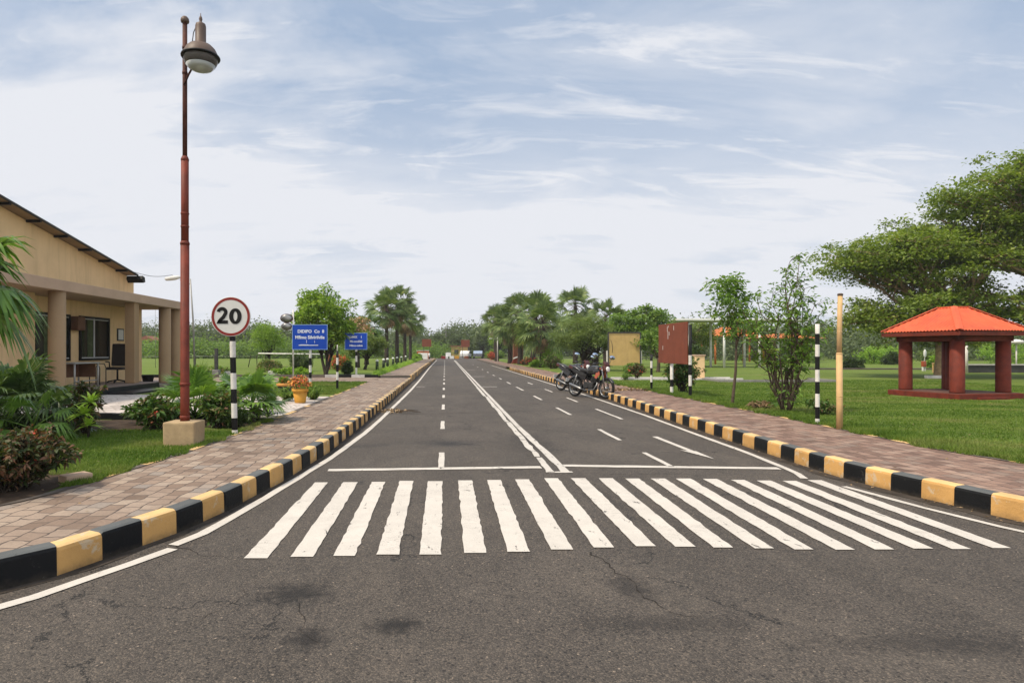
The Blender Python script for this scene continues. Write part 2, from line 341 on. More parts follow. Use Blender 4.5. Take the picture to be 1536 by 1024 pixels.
# ------------------------------------------------------------------ geometry helpers
class MB:
    """collects shapes and links them as ONE mesh object"""
    def __init__(s): s.v = []; s.f = []; s.m = []; s.sm = []
    def add(s, vs, fs, mi=0, smooth=False):
        o = len(s.v); s.v += [tuple(v) for v in vs]
        for f in fs: s.f.append([o + i for i in f]); s.m.append(mi); s.sm.append(smooth)
        return s
    def box(s, c, d, mi=0, rz=0, rot=None, bev=0.0, taper=1.0):
        x, y, z = (k / 2 for k in d)
        if bev:
            bm = bmesh.new(); bmesh.ops.create_cube(bm, size=1)
            for v in bm.verts:
                t = taper if v.co.z > 0 else 1
                v.co = Vector((v.co.x * d[0] * t, v.co.y * d[1] * t, v.co.z * d[2]))
            bmesh.ops.bevel(bm, geom=bm.edges[:], offset=bev, segments=2, affect='EDGES', profile=.6)
            bm.verts.index_update()
            vs = [v.co.copy() for v in bm.verts]; fs = [[v.index for v in f.verts] for f in bm.faces]; bm.free()
        else:
            t = taper
            vs = [Vector(p) for p in ((-x, -y, -z), (x, -y, -z), (x, y, -z), (-x, y, -z), (-x * t, -y * t, z), (x * t, -y * t, z), (x * t, y * t, z), (-x * t, y * t, z))]
            fs = [(3, 2, 1, 0), (4, 5, 6, 7), (0, 1, 5, 4), (1, 2, 6, 5), (2, 3, 7, 6), (3, 0, 4, 7)]
        mt = rot if rot else Matrix.Rotation(rz, 3, 'Z')
        c = Vector(c)
        return s.add([mt @ v + c for v in vs], fs, mi)
    def tube(s, pts, rad, n=8, mi=0, cap=True):
        pts = [Vector(p) for p in pts]
        if isinstance(rad, (int, float)): rad = [rad] * len(pts)
        vs = []; fs = []
        t0 = (pts[1] - pts[0]).normalized()
        a = Vector((0, 0, 1)) if abs(t0.z) < .9 else Vector((1, 0, 0))
        u = t0.cross(a).normalized()
        for i, p in enumerate(pts):
            if i == 0: t = pts[1] - pts[0]
            elif i == len(pts) - 1: t = pts[-1] - pts[-2]
            else: t = pts[i + 1] - pts[i - 1]
            t.normalize(); u = (u - t * u.dot(t)).normalized(); w = t.cross(u)
            for k in range(n):
                an = 2 * math.pi * k / n
                vs.append(p + (u * math.cos(an) + w * math.sin(an)) * rad[i])
        for i in range(len(pts) - 1):
            for k in range(n):
                k2 = (k + 1) % n
                fs.append((i * n + k, i * n + k2, (i + 1) * n + k2, (i + 1) * n + k))
        s.add(vs, fs, mi, True)
        if cap:
            s.add([vs[k] for k in range(n)], [tuple(range(n - 1, -1, -1))], mi)
            s.add([vs[(len(pts) - 1) * n + k] for k in range(n)], [tuple(range(n))], mi)
        return s
    def lathe(s, prof, c=(0, 0, 0), n=20, mi=0, mt=None, smooth=True, cap=True):
        vs = []; fs = []; c = Vector(c)
        for r, z in prof:
            for k in range(n):
                a = 2 * math.pi * k / n
                v = Vector((r * math.cos(a), r * math.sin(a), z))
                vs.append((mt @ v if mt else v) + c)
        for i in range(len(prof) - 1):
            for k in range(n):
                k2 = (k + 1) % n
                fs.append((i * n + k, i * n + k2, (i + 1) * n + k2, (i + 1) * n + k))
        s.add(vs, fs, mi, smooth)
        for i, rv in ((0, True), (len(prof) - 1, False)) if cap else ():
            if prof[i][0] > 1e-4:
                ring = [vs[i * n + k] for k in range(n)]
                s.add(ring, [tuple(range(n - 1, -1, -1)) if rv else tuple(range(n))], mi)
        return s
    def prism(s, poly, axis, a, b, mi=0):
        """poly in the plane across the axis, pushed from a to b"""
        def P(p, t):
            return {'x': (t, p[0], p[1]), 'y': (p[0], t, p[1]), 'z': (p[0], p[1], t)}[axis]
        n = len(poly)
        vs = [P(p, a) for p in poly] + [P(p, b) for p in poly]
        fs = [tuple(range(n - 1, -1, -1)), tuple(range(n, 2 * n))]
        for i in range(n):
            j = (i + 1) % n; fs.append((i, j, n + j, n + i))
        return s.add(vs, fs, mi)
    def build(s, name, mats, parent=None, loc=None):
        me = bpy.data.meshes.new(name); me.from_pydata(s.v, [], s.f)
        for m in (mats if isinstance(mats, (list, tuple)) else [mats]): me.materials.append(M[m] if isinstance(m, str) else m)
        me.polygons.foreach_set('material_index', s.m); me.polygons.foreach_set('use_smooth', s.sm)
        bm = bmesh.new(); bm.from_mesh(me)
        bmesh.ops.remove_doubles(bm, verts=bm.verts[:], dist=1e-5)
        bmesh.ops.recalc_face_normals(bm, faces=bm.faces[:]); bm.to_mesh(me); bm.free()
        return link(name, me, parent, loc)
def link(name, me, parent=None, loc=None):
    o = bpy.data.objects.new(name, me); COL.objects.link(o)
    if parent: o.parent = parent
    if loc: o.location = loc
    return o
def tag(o, label, cat, group=None):
    o['label'] = label; o['category'] = cat
    if group: o['group'] = group
    return o
def thing(name, label, cat, loc=(0, 0, 0), rz=0, group=None):
    o = bpy.data.objects.new(name, None); COL.objects.link(o)
    o.location = loc; o.rotation_euler = (0, 0, rz); o.empty_display_size = .2
    return tag(o, label, cat, group)
def struct(o, kind='structure'): o['kind'] = kind; return o
def copy_tree(o, parent=None):
    c = o.copy(); COL.objects.link(c); c.parent = parent
    for ch in list(o.children): copy_tree(ch, c)
    return c
def place(src, loc, rz, label, scale=1.0, group=None):
    c = copy_tree(src); c.location = loc; c.rotation_euler = (0, 0, rz)
    c.scale = (scale,) * 3 if isinstance(scale, (int, float)) else scale
    c['label'] = label
    if group: c['group'] = group
    return c
def sheet(name, poly, z, mat):
    b = MB(); b.add([(x, y, z) for x, y in poly], [tuple(range(len(poly)))]); o = b.build(name, mat)
    if o.data.polygons[0].normal.z < 0: o.data.flip_normals()
    return struct(o)

# ------------------------------------------------------------------ foliage
def rawmesh(name, V, faces_n, mats, parent=None, mi=None, loc=None):
    """V: (n_faces * k) x 3 vertices, faces of k corners"""
    k = faces_n; nf = len(V) // k
    me = bpy.data.meshes.new(name)
    me.vertices.add(len(V)); me.vertices.foreach_set('co', np.asarray(V, np.float32).ravel())
    me.loops.add(len(V)); me.loops.foreach_set('vertex_index', np.arange(len(V), dtype=np.int32))
    me.polygons.add(nf); me.polygons.foreach_set('loop_start', np.arange(0, len(V), k, dtype=np.int32))
    for m in (mats if isinstance(mats, (list, tuple)) else [mats]): me.materials.append(M[m])
    if mi is not None: me.polygons.foreach_set('material_index', np.asarray(mi, np.int32))
    me.update(calc_edges=True); me.validate()
    return link(name, me, parent, loc)
def unit(a): return a / np.maximum(np.linalg.norm(a, axis=1, keepdims=True), 1e-9)
def leaf_quads(P, size, rng, up=.5, aspect=.5, out=None, droop=.15):
    n = len(P)
    nrm = rng.normal(size=(n, 3)); nrm[:, 2] = np.abs(nrm[:, 2]) + up; nrm = unit(nrm)
    a = rng.normal(size=(n, 3))
    if out is not None: a = a * .7 + out
    a = unit(a - nrm * np.sum(a * nrm, 1, keepdims=True)); b = np.cross(nrm, a)
    L = (size * rng.uniform(.65, 1.25, n))[:, None]; W = L * aspect
    dz = np.zeros((n, 3)); dz[:, 2] = -droop
    V = np.empty((n, 4, 3))
    V[:, 0] = P; V[:, 1] = P + a * L * .5 + b * W * .5; V[:, 2] = P + a * L + dz * L; V[:, 3] = P + a * L * .5 - b * W * .5
    return V.reshape(-1, 3)
def clumps(center, rad, n, rng, shell=.55, zlow=-1):
    out = []
    c = np.array(center); r = np.array(rad)
    while len(out) < n:
        d = rng.normal(size=3); d /= np.linalg.norm(d)
        if d[2] < zlow: continue
        out.append(c + d * r * (shell + (1 - shell) * rng.random()) * rng.uniform(.86, 1.1))
    return np.array(out)
def puff(C, per, rad, rng, flat=.7):
    """leaf points round each clump centre, clumps of unequal size"""
    P = []; O = []
    for c in C:
        k = rng.uniform(.55, 1.35)
        m = int(per * k * k); d = rng.normal(size=(m, 3)); d = unit(d) * (rng.random((m, 1)) ** .45)
        d[:, 2] *= flat
        P.append(c + d * rad * k); O.append(d)
    return np.concatenate(P), np.concatenate(O)
def limb(b, p0, p1, r0, r1, rng, sag=.12, n=5, sides=6, mi=0):
    p0 = Vector(p0); p1 = Vector(p1); L = (p1 - p0).length
    pts = []
    for i in range(n + 1):
        t = i / n; p = p0.lerp(p1, t)
        w = math.sin(t * math.pi)
        p = p + Vector((rng.uniform(-1, 1), rng.uniform(-1, 1), rng.uniform(-.4, 1) + sag * 4)) * L * .07 * w
        pts.append(p)
    b.tube(pts, [r0 + (r1 - r0) * (i / n) ** .8 for i in range(n + 1)], sides, mi)
    return pts
def tree(name, label, loc, h_trunk, r_trunk, balls, nclump, per, crad, lsize, leaf, bark='bark', seed=1, cat='tree', group=None, lean=(0, 0), stems=1, up=.5, aspect=.5, flat=.7, extra=None, rz=0, zlow=-.75, shell=.5):
    """balls: [(centre, radii, weight)] in the tree's own space"""
    rng = np.random.default_rng(seed)
    t = thing(name, label, cat, loc, rz, group)
    C = []
    W = sum(w for _, _, w in balls)
    for c, r, w in balls: C.append(clumps(c, r, max(2, int(nclump * w / W)), rng, shell, zlow))
    C = np.concatenate(C)
    P, O = puff(C, per, crad, rng, flat)
    mats = [leaf]; mi = None
    V = leaf_quads(P, lsize, rng, up, aspect, O)
    if extra:
        em, fr = extra; mats.append(em)
        cl = rng.random(len(C)) < fr
        mi = (rng.random(len(P)) < fr).astype(int)
    rawmesh('crown', V, 4, mats, t, mi)
    b = MB()
    fork = Vector((lean[0], lean[1], h_trunk))
    for s in range(stems):
        o = Vector((rng.normal() * r_trunk * 1.3, rng.normal() * r_trunk * 1.3, 0)) if stems > 1 else Vector((0, 0, 0))
        tp = fork + (Vector((rng.normal() * .25, rng.normal() * .25, rng.normal() * .1)) if stems > 1 else Vector((0, 0, 0)))
        mid = o.lerp(tp, .5) + Vector((rng.normal() * .06, rng.normal() * .06, 0)) * h_trunk * .5
        b.tube([o + Vector((0, 0, -.05)), o + Vector((0, 0, .08)), mid, tp], [r_trunk * 1.5, r_trunk * 1.1, r_trunk * .9, r_trunk * .75], 9)
        idx = rng.permutation(len(C))[:max(5, int(len(C) * .3 / stems))]
        for i in idx:
            start = tp if rng.random() < .6 else mid.lerp(tp, rng.uniform(.3, 1))
            limb(b, start, C[i], r_trunk * rng.uniform(.3, .5), r_trunk * .07, rng)
    b.build('trunk', bark, t)
    return t

def fan_leaf(V, base, az, el, pet, rad, nseg, rng, droop=.25, spread=115, curl=.25, width=1.0, roll=0.0):
    """one fan leaf; triangles go into V, returns the leaf stalk"""
    d = Vector((math.cos(az) * math.cos(el), math.sin(az) * math.cos(el), math.sin(el)))
    c = base + d * pet - Vector((0, 0, pet * pet * .12))
    u = (d - Vector((0, 0, .35 if not roll else .12))).normalized()
    v = Vector((-math.sin(az), math.cos(az), 0)); n = u.cross(v).normalized()
    if n.z < 0: n = -n
    if roll:
        r_ = rng.normal() * roll; v, n = v * math.cos(r_) + n * math.sin(r_), n * math.cos(r_) - v * math.sin(r_)
    for k in range(nseg):
        a = R(-spread + 2 * spread * (k + .5) / nseg) + rng.normal() * .025
        L = rad * (.78 + .22 * math.cos(a)) * rng.uniform(.88, 1.06)
        s = u * math.cos(a) + v * math.sin(a)
        w = n.cross(s).normalized() * (rad * math.radians(2 * spread / nseg) * .34 * width)
        s2 = (s + n * curl * .3).normalized()
        m = c + s2 * L * .55 - Vector((0, 0, droop * L * .12))
        e = c + s2 * L - Vector((0, 0, droop * L * rng.uniform(.6, 1.3)))
        q = m.lerp(e, .5) + Vector((0, 0, droop * L * .1))
        V += [c, m - w, m + w, m + w, m - w, q - w * .6, m + w, q - w * .6, q + w * .6, q + w * .6, q - w * .6, e]
    return [base, base + d * pet * .55 - Vector((0, 0, pet * pet * .03)), c]
def fan_palm(name, label, loc, trunk_h, trunk_r, n, pet, rad, nseg, leaf, seed, el=(-35, 80), droop=.3, dead=0, cat='palm', group=None, lean=(0, 0), az=None, rz=0, bark='palmbark', curl=.25, width=1.0, roll=0.0):
    rng = np.random.default_rng(seed)
    t = thing(name, label, cat, loc, rz, group)
    top = Vector((lean[0], lean[1], trunk_h))
    V = []; st = MB(); D = []
    for i in range(n):
        a = i * 2.39996 + rng.normal() * .2 if az is None else R(rng.uniform(*az))
        f = (i + .5) / n
        e = R(el[1] + (el[0] - el[1]) * f ** .85 + rng.normal() * 6)
        k = rng.uniform(.82, 1.12)
        pts = fan_leaf(V, top + Vector((0, 0, .12 * (1 - f))), a, e, pet * k, rad * k, nseg, rng, droop * (1 + .5 * f), curl=curl, width=width, roll=roll)
        st.tube(pts, [.02 * rad + .004, .014 * rad + .003, .008 * rad + .002], 5)
    for i in range(dead):
        fan_leaf(D, top - Vector((0, 0, .15 + .5 * rng.random())), i * 2.4 + rng.normal() * .3, R(rng.uniform(-80, -55)), pet * .6, rad * .8, max(8, nseg // 2), rng, .1, spread=60)
    rawmesh('fronds', np.array([tuple(p) for p in V]), 3, leaf, t)
    if D: rawmesh('dry_fronds', np.array([tuple(p) for p in D]), 3, 'lf_dead', t)
    st.build('leaf_stalks', 'bark' if trunk_h > .5 else leaf, t)
    if trunk_h > .15:
        b = MB(); nn = max(6, int(trunk_h / .22)); pts = []; rr = []
        for i in range(nn + 1):
            f = i / nn
            pts.append(Vector((lean[0] * f ** 1.5, lean[1] * f ** 1.5, trunk_h * f - .03)))
            rr.append(trunk_r * (1.25 - .4 * f + (.09 if i % 2 else 0)) + (trunk_r * .3 if i == 0 else 0))
        b.tube(pts, rr, 10); b.build('trunk', bark, t)
    return t
def shrub(name, label, loc, h, rx, ry, nst, lsize, leaf, seed, per=26, flowers=None, cat='shrub', bark='bark_dark', aspect=.42, up=.3, group=None, z0=.25, twigs=3, tips=None, rz=0):
    """many stems from the ground, leaves along their upper part and along side twigs"""
    rng = np.random.default_rng(seed)
    t = thing(name, label, cat, loc, rz, group)
    b = MB(); P = []; O = []; TP = []
    for i in range(nst):
        a = rng.random() * 6.283; q = math.sqrt(rng.random())
        hh = h * (1 - .45 * q * q) * rng.uniform(.75, 1.05)
        end = Vector((math.cos(a) * rx * q, math.sin(a) * ry * q, hh))
        st = Vector((rng.normal() * rx * .09, rng.normal() * ry * .09, -.02))
        pts = limb(b, st, end, .012 * h + .004, .004, rng, .25, 6, 5)
        segs = [pts]
        for _ in range(twigs):
            k = rng.integers(2, 6); p = pts[k]
            d = Vector((rng.normal(), rng.normal(), abs(rng.normal()) * .8 + .2)).normalized() * h * rng.uniform(.12, .3)
            segs.append(limb(b, p, p + d, .005 * h + .002, .002, rng, .2, 3, 4))
        for sg in segs:
            m = per if sg is pts else per // 2
            for _ in range(m):
                f = z0 + (1 - z0) * rng.random() ** .7; x = f * (len(sg) - 1); k = min(int(x), len(sg) - 2)
                p = sg[k].lerp(sg[k + 1], x - k); P.append(tuple(p + Vector(rng.normal(size=3)) * lsize * .12))
                O.append(tuple((sg[k + 1] - sg[k]).normalized() * .6 + Vector((0, 0, .1))))
            TP.append(tuple(sg[-1]))
    P = np.array(P); O = np.array(O)
    rawmesh('leaves', leaf_quads(P, lsize, rng, up, aspect, O, .3), 4, leaf, t)
    if flowers:
        fm, k, fs = flowers
        T = np.array(TP); T = T[rng.permutation(len(T))[:k]]
        Q = np.repeat(T, 9, 0) + rng.normal(size=(len(T) * 9, 3)) * fs * .55
        rawmesh('flowers', leaf_quads(Q, fs, rng, .8, .8), 4, fm, t)
    b.build('stems', bark, t)
    return t
def strap_plant(name, label, loc, n, L, w, leaf, seed, cat='plant', el=(25, 85), droop=.8, tiers=1, h=0, group=None):
    """arching strap leaves in rosettes"""
    rng = np.random.default_rng(seed)
    t = thing(name, label, cat, loc, 0, group); V = []
    for tr in range(tiers):
        base = Vector((rng.normal() * .05 * (tr > 0), rng.normal() * .05 * (tr > 0), h * (tr + 1) / tiers if tiers > 1 else 0))
        for i in range(n):
            a = i * 2.4 + rng.normal() * .3; e = R(rng.uniform(*el)); k = rng.uniform(.7, 1.1) * L
            d = Vector((math.cos(a) * math.cos(e), math.sin(a) * math.cos(e), math.sin(e))); s = Vector((-math.sin(a), math.cos(a), 0))
            pr = None
            for j in range(6):
                f = j / 5; p = base + d * k * f - Vector((0, 0, droop * k * f * f * .6)); ww = s * w * (math.sin(min(1, f * 1.15 + .18) * math.pi) + .05) * .5
                if pr: V += [pr[0], pr[1], p + ww, p - ww]
                pr = (p - ww, p + ww)
    rawmesh('leaves', np.array([tuple(p) for p in V]), 4, leaf, t)
    if h:
        MB().tube([(0, 0, -.03), (.01, 0, h * .5), (0, 0, h)], [.018, .014, .01], 6).build('stem', 'bark_dark', t)
    return t
# ================================================================== camera, sky, sun
cam = bpy.data.cameras.new('camera'); co = bpy.data.objects.new('camera', cam); COL.objects.link(co)
co.location = (0, 0, H); co.rotation_euler = (R(90), 0, 0)
cam.sensor_width = 36; cam.lens = F / 1536 * 36; cam.shift_x = (768 - PX) / 1536; cam.shift_y = (PY - 512) / 1536
cam.clip_end = 6000; cam.clip_start = .05
SC.camera = co
SUN = Vector((-.62, -.28, 1.0)).normalized()
sl = bpy.data.lights.new('sun', 'SUN'); sl.energy = 3.0; sl.angle = R(4); sl.color = (1, .88, .7)
so = bpy.data.objects.new('sun', sl); COL.objects.link(so); so.rotation_euler = SUN.to_track_quat('Z', 'Y').to_euler(); so.location = (-20, -10, 30)
w = bpy.data.worlds.new('World'); SC.world = w; w.use_nodes = True
nt = w.node_tree; bg = nt.nodes['Background']
sky = nd(nt, 'ShaderNodeTexSky', sky_type='NISHITA', sun_disc=False, sun_elevation=math.asin(SUN.z), sun_rotation=math.atan2(SUN.x, SUN.y), air_density=1.0, dust_density=2.0, ozone_density=1.2)
dirv = nd(nt, 'ShaderNodeTexCoord').outputs['Generated']
sp = nd(nt, 'ShaderNodeSeparateXYZ'); nt.links.new(dirv, sp.inputs[0])
zz = mathn(nt, 'MAXIMUM', sp.outputs[2], 0.0)
den = mathn(nt, 'ADD', zz, .2)
cb = nd(nt, 'ShaderNodeCombineXYZ')
nt.links.new(mathn(nt, 'DIVIDE', sp.outputs[0], den), cb.inputs[0]); nt.links.new(mathn(nt, 'DIVIDE', sp.outputs[1], den), cb.inputs[1])
pv = cb.outputs[0]
c1 = noise(nt, mapping(nt, pv, (.75, 1.5, 1), (0, 0, R(-14)), (3.1, 1.4, 0)), 1.15, 14, .6, .5)    # streaked high cloud
c2 = noise(nt, mapping(nt, pv, (.9, 1.4, 1), (0, 0, R(20)), (7.7, 2.2, 0)), .8, 12, .6, .3)    # broad veils
c3 = noise(nt, mapping(nt, pv, (.9, 3.0, 1), (0, 0, R(-18)), (1.0, 5.0, 0)), 2.1, 12, .64, .9)   # fine wisps
veil = ramp(nt, c2, [(.36, (0, 0, 0)), (.68, (1, 1, 1))])
streak = ramp(nt, c1, [(.47, (0, 0, 0)), (.62, (1, 1, 1))])
wisp = ramp(nt, c3, [(.52, (0, 0, 0)), (.68, (1, 1, 1))])
# more cloud towards the left, clear blue to the upper right
left = mathn(nt, 'MULTIPLY_ADD', mathn(nt, 'DIVIDE', sp.outputs[0], mathn(nt, 'ADD', mathn(nt, 'ABSOLUTE', sp.outputs[1]), .3)), -.55, .38, clamp=True)
cl = mathn(nt, 'ADD', mathn(nt, 'MULTIPLY', streak, mathn(nt, 'MULTIPLY_ADD', left, .5, .4)), mathn(nt, 'MULTIPLY', veil, mathn(nt, 'MULTIPLY_ADD', left, .95, .02)))
cl = mathn(nt, 'ADD', cl, mathn(nt, 'MULTIPLY', wisp, .55), clamp=True)
def smooth(v, lo, hi):
    n = nd(nt, 'ShaderNodeMapRange', interpolation_type='SMOOTHSTEP'); n.inputs[1].default_value = lo; n.inputs[2].default_value = hi
    nt.links.new(v, n.inputs[0]); return n.outputs[0]
hz = mathn(nt, 'SUBTRACT', 1.0, smooth(zz, .1, .5))      # thick moist air near the horizon
cl = mathn(nt, 'ADD', mathn(nt, 'MULTIPLY', cl, .88), mathn(nt, 'MULTIPLY', hz, mathn(nt, 'MULTIPLY_ADD', noise(nt, mapping(nt, pv, (.7, 1.6, 1), (0, 0, R(-10)), (5, 9, 0)), 1.3, 12, .62, .6), 1.15, .22)), clamp=True)
ccol = nd(nt, 'ShaderNodeRGB'); ccol.outputs[0].default_value = c4((6.1, 6.25, 6.65))
blue = mix(nt, .75, sky.outputs[0], (2.75, 3.7, 5.15))
fin = mix(nt, cl, blue, ccol.outputs[0])
# unseen sky overhead and behind the camera, brightened and warmed as added fill light
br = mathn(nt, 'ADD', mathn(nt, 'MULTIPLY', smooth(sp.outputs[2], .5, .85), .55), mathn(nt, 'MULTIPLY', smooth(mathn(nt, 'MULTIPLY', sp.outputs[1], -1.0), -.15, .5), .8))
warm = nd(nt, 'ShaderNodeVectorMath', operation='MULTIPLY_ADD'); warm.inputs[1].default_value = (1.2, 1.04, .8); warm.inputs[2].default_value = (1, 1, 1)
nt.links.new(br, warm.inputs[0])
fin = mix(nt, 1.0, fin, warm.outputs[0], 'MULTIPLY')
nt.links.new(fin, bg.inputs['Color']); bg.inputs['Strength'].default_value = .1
SC.view_settings.view_transform = 'Standard'; SC.view_settings.look = 'None'; SC.view_settings.exposure = .42; SC.view_settings.gamma = 1

# ================================================================== ground and roads
def lerp_path(path, y):
    for (x0, y0), (x1, y1) in zip(path, path[1:]):
        if y0 <= y <= y1: return x0 + (x1 - x0) * (y - y0) / (y1 - y0)
    return path[-1][0] if y > path[-1][1] else path[0][0]
KL = [(-6.5, 2.1), (-4.6, 2.45), (-3.5, 2.95), (-3.0, 3.3), (-2.64, 3.6), (-2.41, 3.89), (-2.28, 4.22), (-2.15, 4.55), (-2.04, 4.86), (-1.96, 5.2), (-1.9, 5.5), (-1.86, 5.82), (-1.81, 6.2), (-1.77, 6.5), (-1.73, 6.8), (-1.66, 7.8), (-1.61, 8.7), (-1.58, 10), (-1.55, 14), (-1.55, 28.2)]
KR = [(9.0, 2.6), (7.0, 3.2), (5.9, 3.8), (5.2, 4.4), (4.88, 4.8), (4.69, 5.1), (4.64, 5.34), (4.58, 5.64), (4.52, 5.9), (4.46, 6.2), (4.4, 6.5), (4.36, 6.8), (4.34, 7.3), (4.36, 8.5), (4.39, 9.4), (4.45, 11.3), (4.6, 15), (4.68, 18), (4.7, 25), (4.66, 46)]
KL2 = [(-1.55, 28.6), (-1.6, 40), (-1.62, 96)]
KR2 = [(4.66, 49), (4.66, 96)]
OL = [(-7.5, 3.2), (-5.0, 3.75), (-4.0, 4.35), (-3.6, 4.8), (-3.4, 5.2), (-3.29, 6.1), (-3.14, 7.6), (-3.07, 9.1), (-3.05, 12), (-3.05, 28.2)]
OR = [(9.5, 4.4), (8.0, 5.0), (7.0, 5.7), (6.45, 6.3), (6.2, 7.0), (6.08, 7.8), (6.13, 9.7), (6.17, 12), (6.15, 17), (6.2, 96)]
sheet('ground', [(-600, -60), (600, -60), (600, 700), (-600, 700)], -.012, 'lawn')
b = MB(); rd = [(-40, -12), (40, -12), (40, 2.4), (9.2, 2.6)] + KR[1:] + [(4.68, 96), (60, 97), (60, 118), (-60, 118), (-60, 97), (-1.62, 96)] + KL2[::-1][1:] + KL[::-1][0:] + [(-40, 2.0)]
rd = [(x, y) for x, y in rd]
sheet('road', rd, 0, 'asphalt')
def offset(path, d):
    out = []
    for i, p in enumerate(path):
        a = Vector(path[max(0, i - 1)]); c = Vector(path[min(len(path) - 1, i + 1)])
        t = (c - a).normalized(); out.append((p[0] + t.y * d, p[1] - t.x * d))
    return out
def walk(path, step):
    pts = [Vector(p) for p in path]; cum = [0]
    for a, c in zip(pts, pts[1:]): cum.append(cum[-1] + (c - a).length)
    L = cum[-1]; s = 0; out = []
    ss = []
    while s < L: ss.append(s); s += step(s) if callable(step) else step
    ss.append(L)
    for s in ss:
        for i in range(len(pts) - 1):
            if cum[i] <= s <= cum[i + 1] + 1e-6:
                out.append(pts[i].lerp(pts[i + 1], (s - cum[i]) / max(1e-6, cum[i + 1] - cum[i]))); break
    return out
def start_len(path, y):
    s = 0
    for (x0, y0), (x1, y1) in zip(path, path[1:]):
        d = math.hypot(x1 - x0, y1 - y0)
        if y1 >= y: return s + d * (y - y0) / (y1 - y0)
        s += d
    return s
def kerb(name, path, side, stepf, h, phase, sety, mats, th=.125, z0=-.03):
    """one strip of painted stones: each stone a little out of line, with a worn upper edge"""
    rng = random.Random(len(name) + int(h * 100))
    off = start_len(path, sety); st = stepf(0)
    # start early so that a stone boundary falls on y = sety
    n0 = int(off / st); s0 = off - n0 * st
    pts = walk(path, lambda s: s0 if s == 0 and s0 > .02 else stepf(s))
    kk = (1 if s0 > .02 else 0) + n0
    b = MB(); rings = []
    def ring(p, q, dx, dh):
        t = (q - p).normalized(); nrm = Vector((t.y, -t.x)) * side     # towards the road
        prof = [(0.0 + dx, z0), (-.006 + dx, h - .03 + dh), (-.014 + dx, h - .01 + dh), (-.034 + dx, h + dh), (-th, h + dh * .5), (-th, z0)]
        return [(p.x + nrm.x * a, p.y + nrm.y * a, z) for a, z in prof]
    for i in range(len(pts) - 1):
        p, q = pts[i], pts[i + 1]
        d = (q - p); L = d.length
        if L < .02: continue
        e = min(.006, L * .1); t = d / L
        dx, dh = rng.uniform(-.011, .009), rng.uniform(-.01, .007)
        R0 = ring(p + t * e, q, dx, dh); R1 = ring(q - t * e, q + t, dx, dh)
        odd = (i - kk) % 2 == phase
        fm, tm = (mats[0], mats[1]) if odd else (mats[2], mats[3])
        rings.append((R0, R1, fm, tm))
    vs = []; 
    for k, (R0, R1, fm, tm) in enumerate(rings):
        o = len(b.v); n = len(R0)
        fs = []; 
        b.v += R0 + R1
        for j in range(n - 1):
            b.f.append([o + j, o + j + 1, o + n + j + 1, o + n + j]); b.m.append(tm if j >= 2 else fm); b.sm.append(False)
        if k:   # joint between neighbours, sunk a little
            pm = (Vector(rings[k - 1][1][0]) + Vector(R0[0])) / 2
            for j in range(n - 1):
                b.f.append([o - n + j, o - n + j + 1, o + j + 1, o + j]); b.m.append(fm if j < 2 else tm); b.sm.append(False)
    b.f.append([0, 1, 2, 3, 4, 5]); b.m.append(rings[0][2]); b.sm.append(False)
    e = len(b.v) - 6; b.f.append([e + i for i in range(6)]); b.m.append(rings[-1][2]); b.sm.append(False)
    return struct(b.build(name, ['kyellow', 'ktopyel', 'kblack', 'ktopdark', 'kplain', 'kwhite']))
kerb('kerb', KL, 1, lambda s: .325, .192, 0, 3.89, (0, 1, 2, 3))
kerb('kerb', KR, -1, lambda s: .315 if s < 8.2 else .37, .192, 1, 5.34, (0, 1, 2, 3))
kerb('kerb', KL2, 1, lambda s: .5, .285, 0, 28.6, (0, 1, 4, 4))
kerb('kerb', KR2, -1, lambda s: .6, .18, 0, 49, (4, 4, 4, 4))
def band(name, A, B, z, mat):
    b = MB(); n = len(A); vs = [(x, y, z) for x, y in A] + [(x, y, z) for x, y in B[::-1]]
    b.add(vs, [tuple(range(len(vs)))]); o = b.build(name, mat)
    for p in o.data.polygons:
        if p.normal.z < 0: o.data.flip_normals()
    return struct(o)
inL = offset(KL, -.12); inR = offset(KR, .12)
band('sidewalk', inL, OL, .18, 'paver_l')
band('sidewalk', inR, [p for p in OR if p[1] < 46] + [(6.17, 46.2), (6.17, 96), (4.8, 96)], .18, 'paver_r')
band('sidewalk', offset(KL2, -.12), [(-3.05, 28.6), (-3.08, 96)], .27, 'paver_l')
# dust and grit gathered along the foot of the kerbs
def gutter(path, d0, d1, ymax):
    rng = random.Random(5); P = [p for p in walk(path, .25) if p.y < ymax]
    P = [(p.x, p.y) for p in P]; A = offset(P, d0); B = [(x + rng.uniform(-.03, .03), y) for x, y in offset(P, d1)]
    b = MB(); n = len(A)
    b.add([(x, y, .004) for x, y in A] + [(x, y, .004) for x, y in B], [(i, i + 1, n + i + 1, n + i) for i in range(n - 1)])
    struct(b.build('gutter_grit', 'dirtstrip'))
gutter(KL, -.01, .07, 26); gutter(KR, .01, -.13, 44)
# flush edging between pavers and grass
def edging(path, side):
    P = [(p.x, p.y) for p in walk(path, .33)]
    A = offset(P, -.045); B = offset(P, .045); b = MB(); n = len(P)
    rr = random.Random(3)
    b.v = [(x, y, .188) for x, y in A] + [(x, y, .188) for x, y in B]
    for i in range(n - 1): b.f.append([i, i + 1, n + i + 1, n + i]); b.m.append(1 if rr.random() < .72 else 0); b.sm.append(False)
    struct(b.build('lawn_edging', ['ktopyel', 'kplain']))
edging([p for p in OL if p[1] < 24.4] + [(-3.05, 24.3)], 1); edging([p for p in OR if p[1] < 20] + [(6.17, 60)], 1)
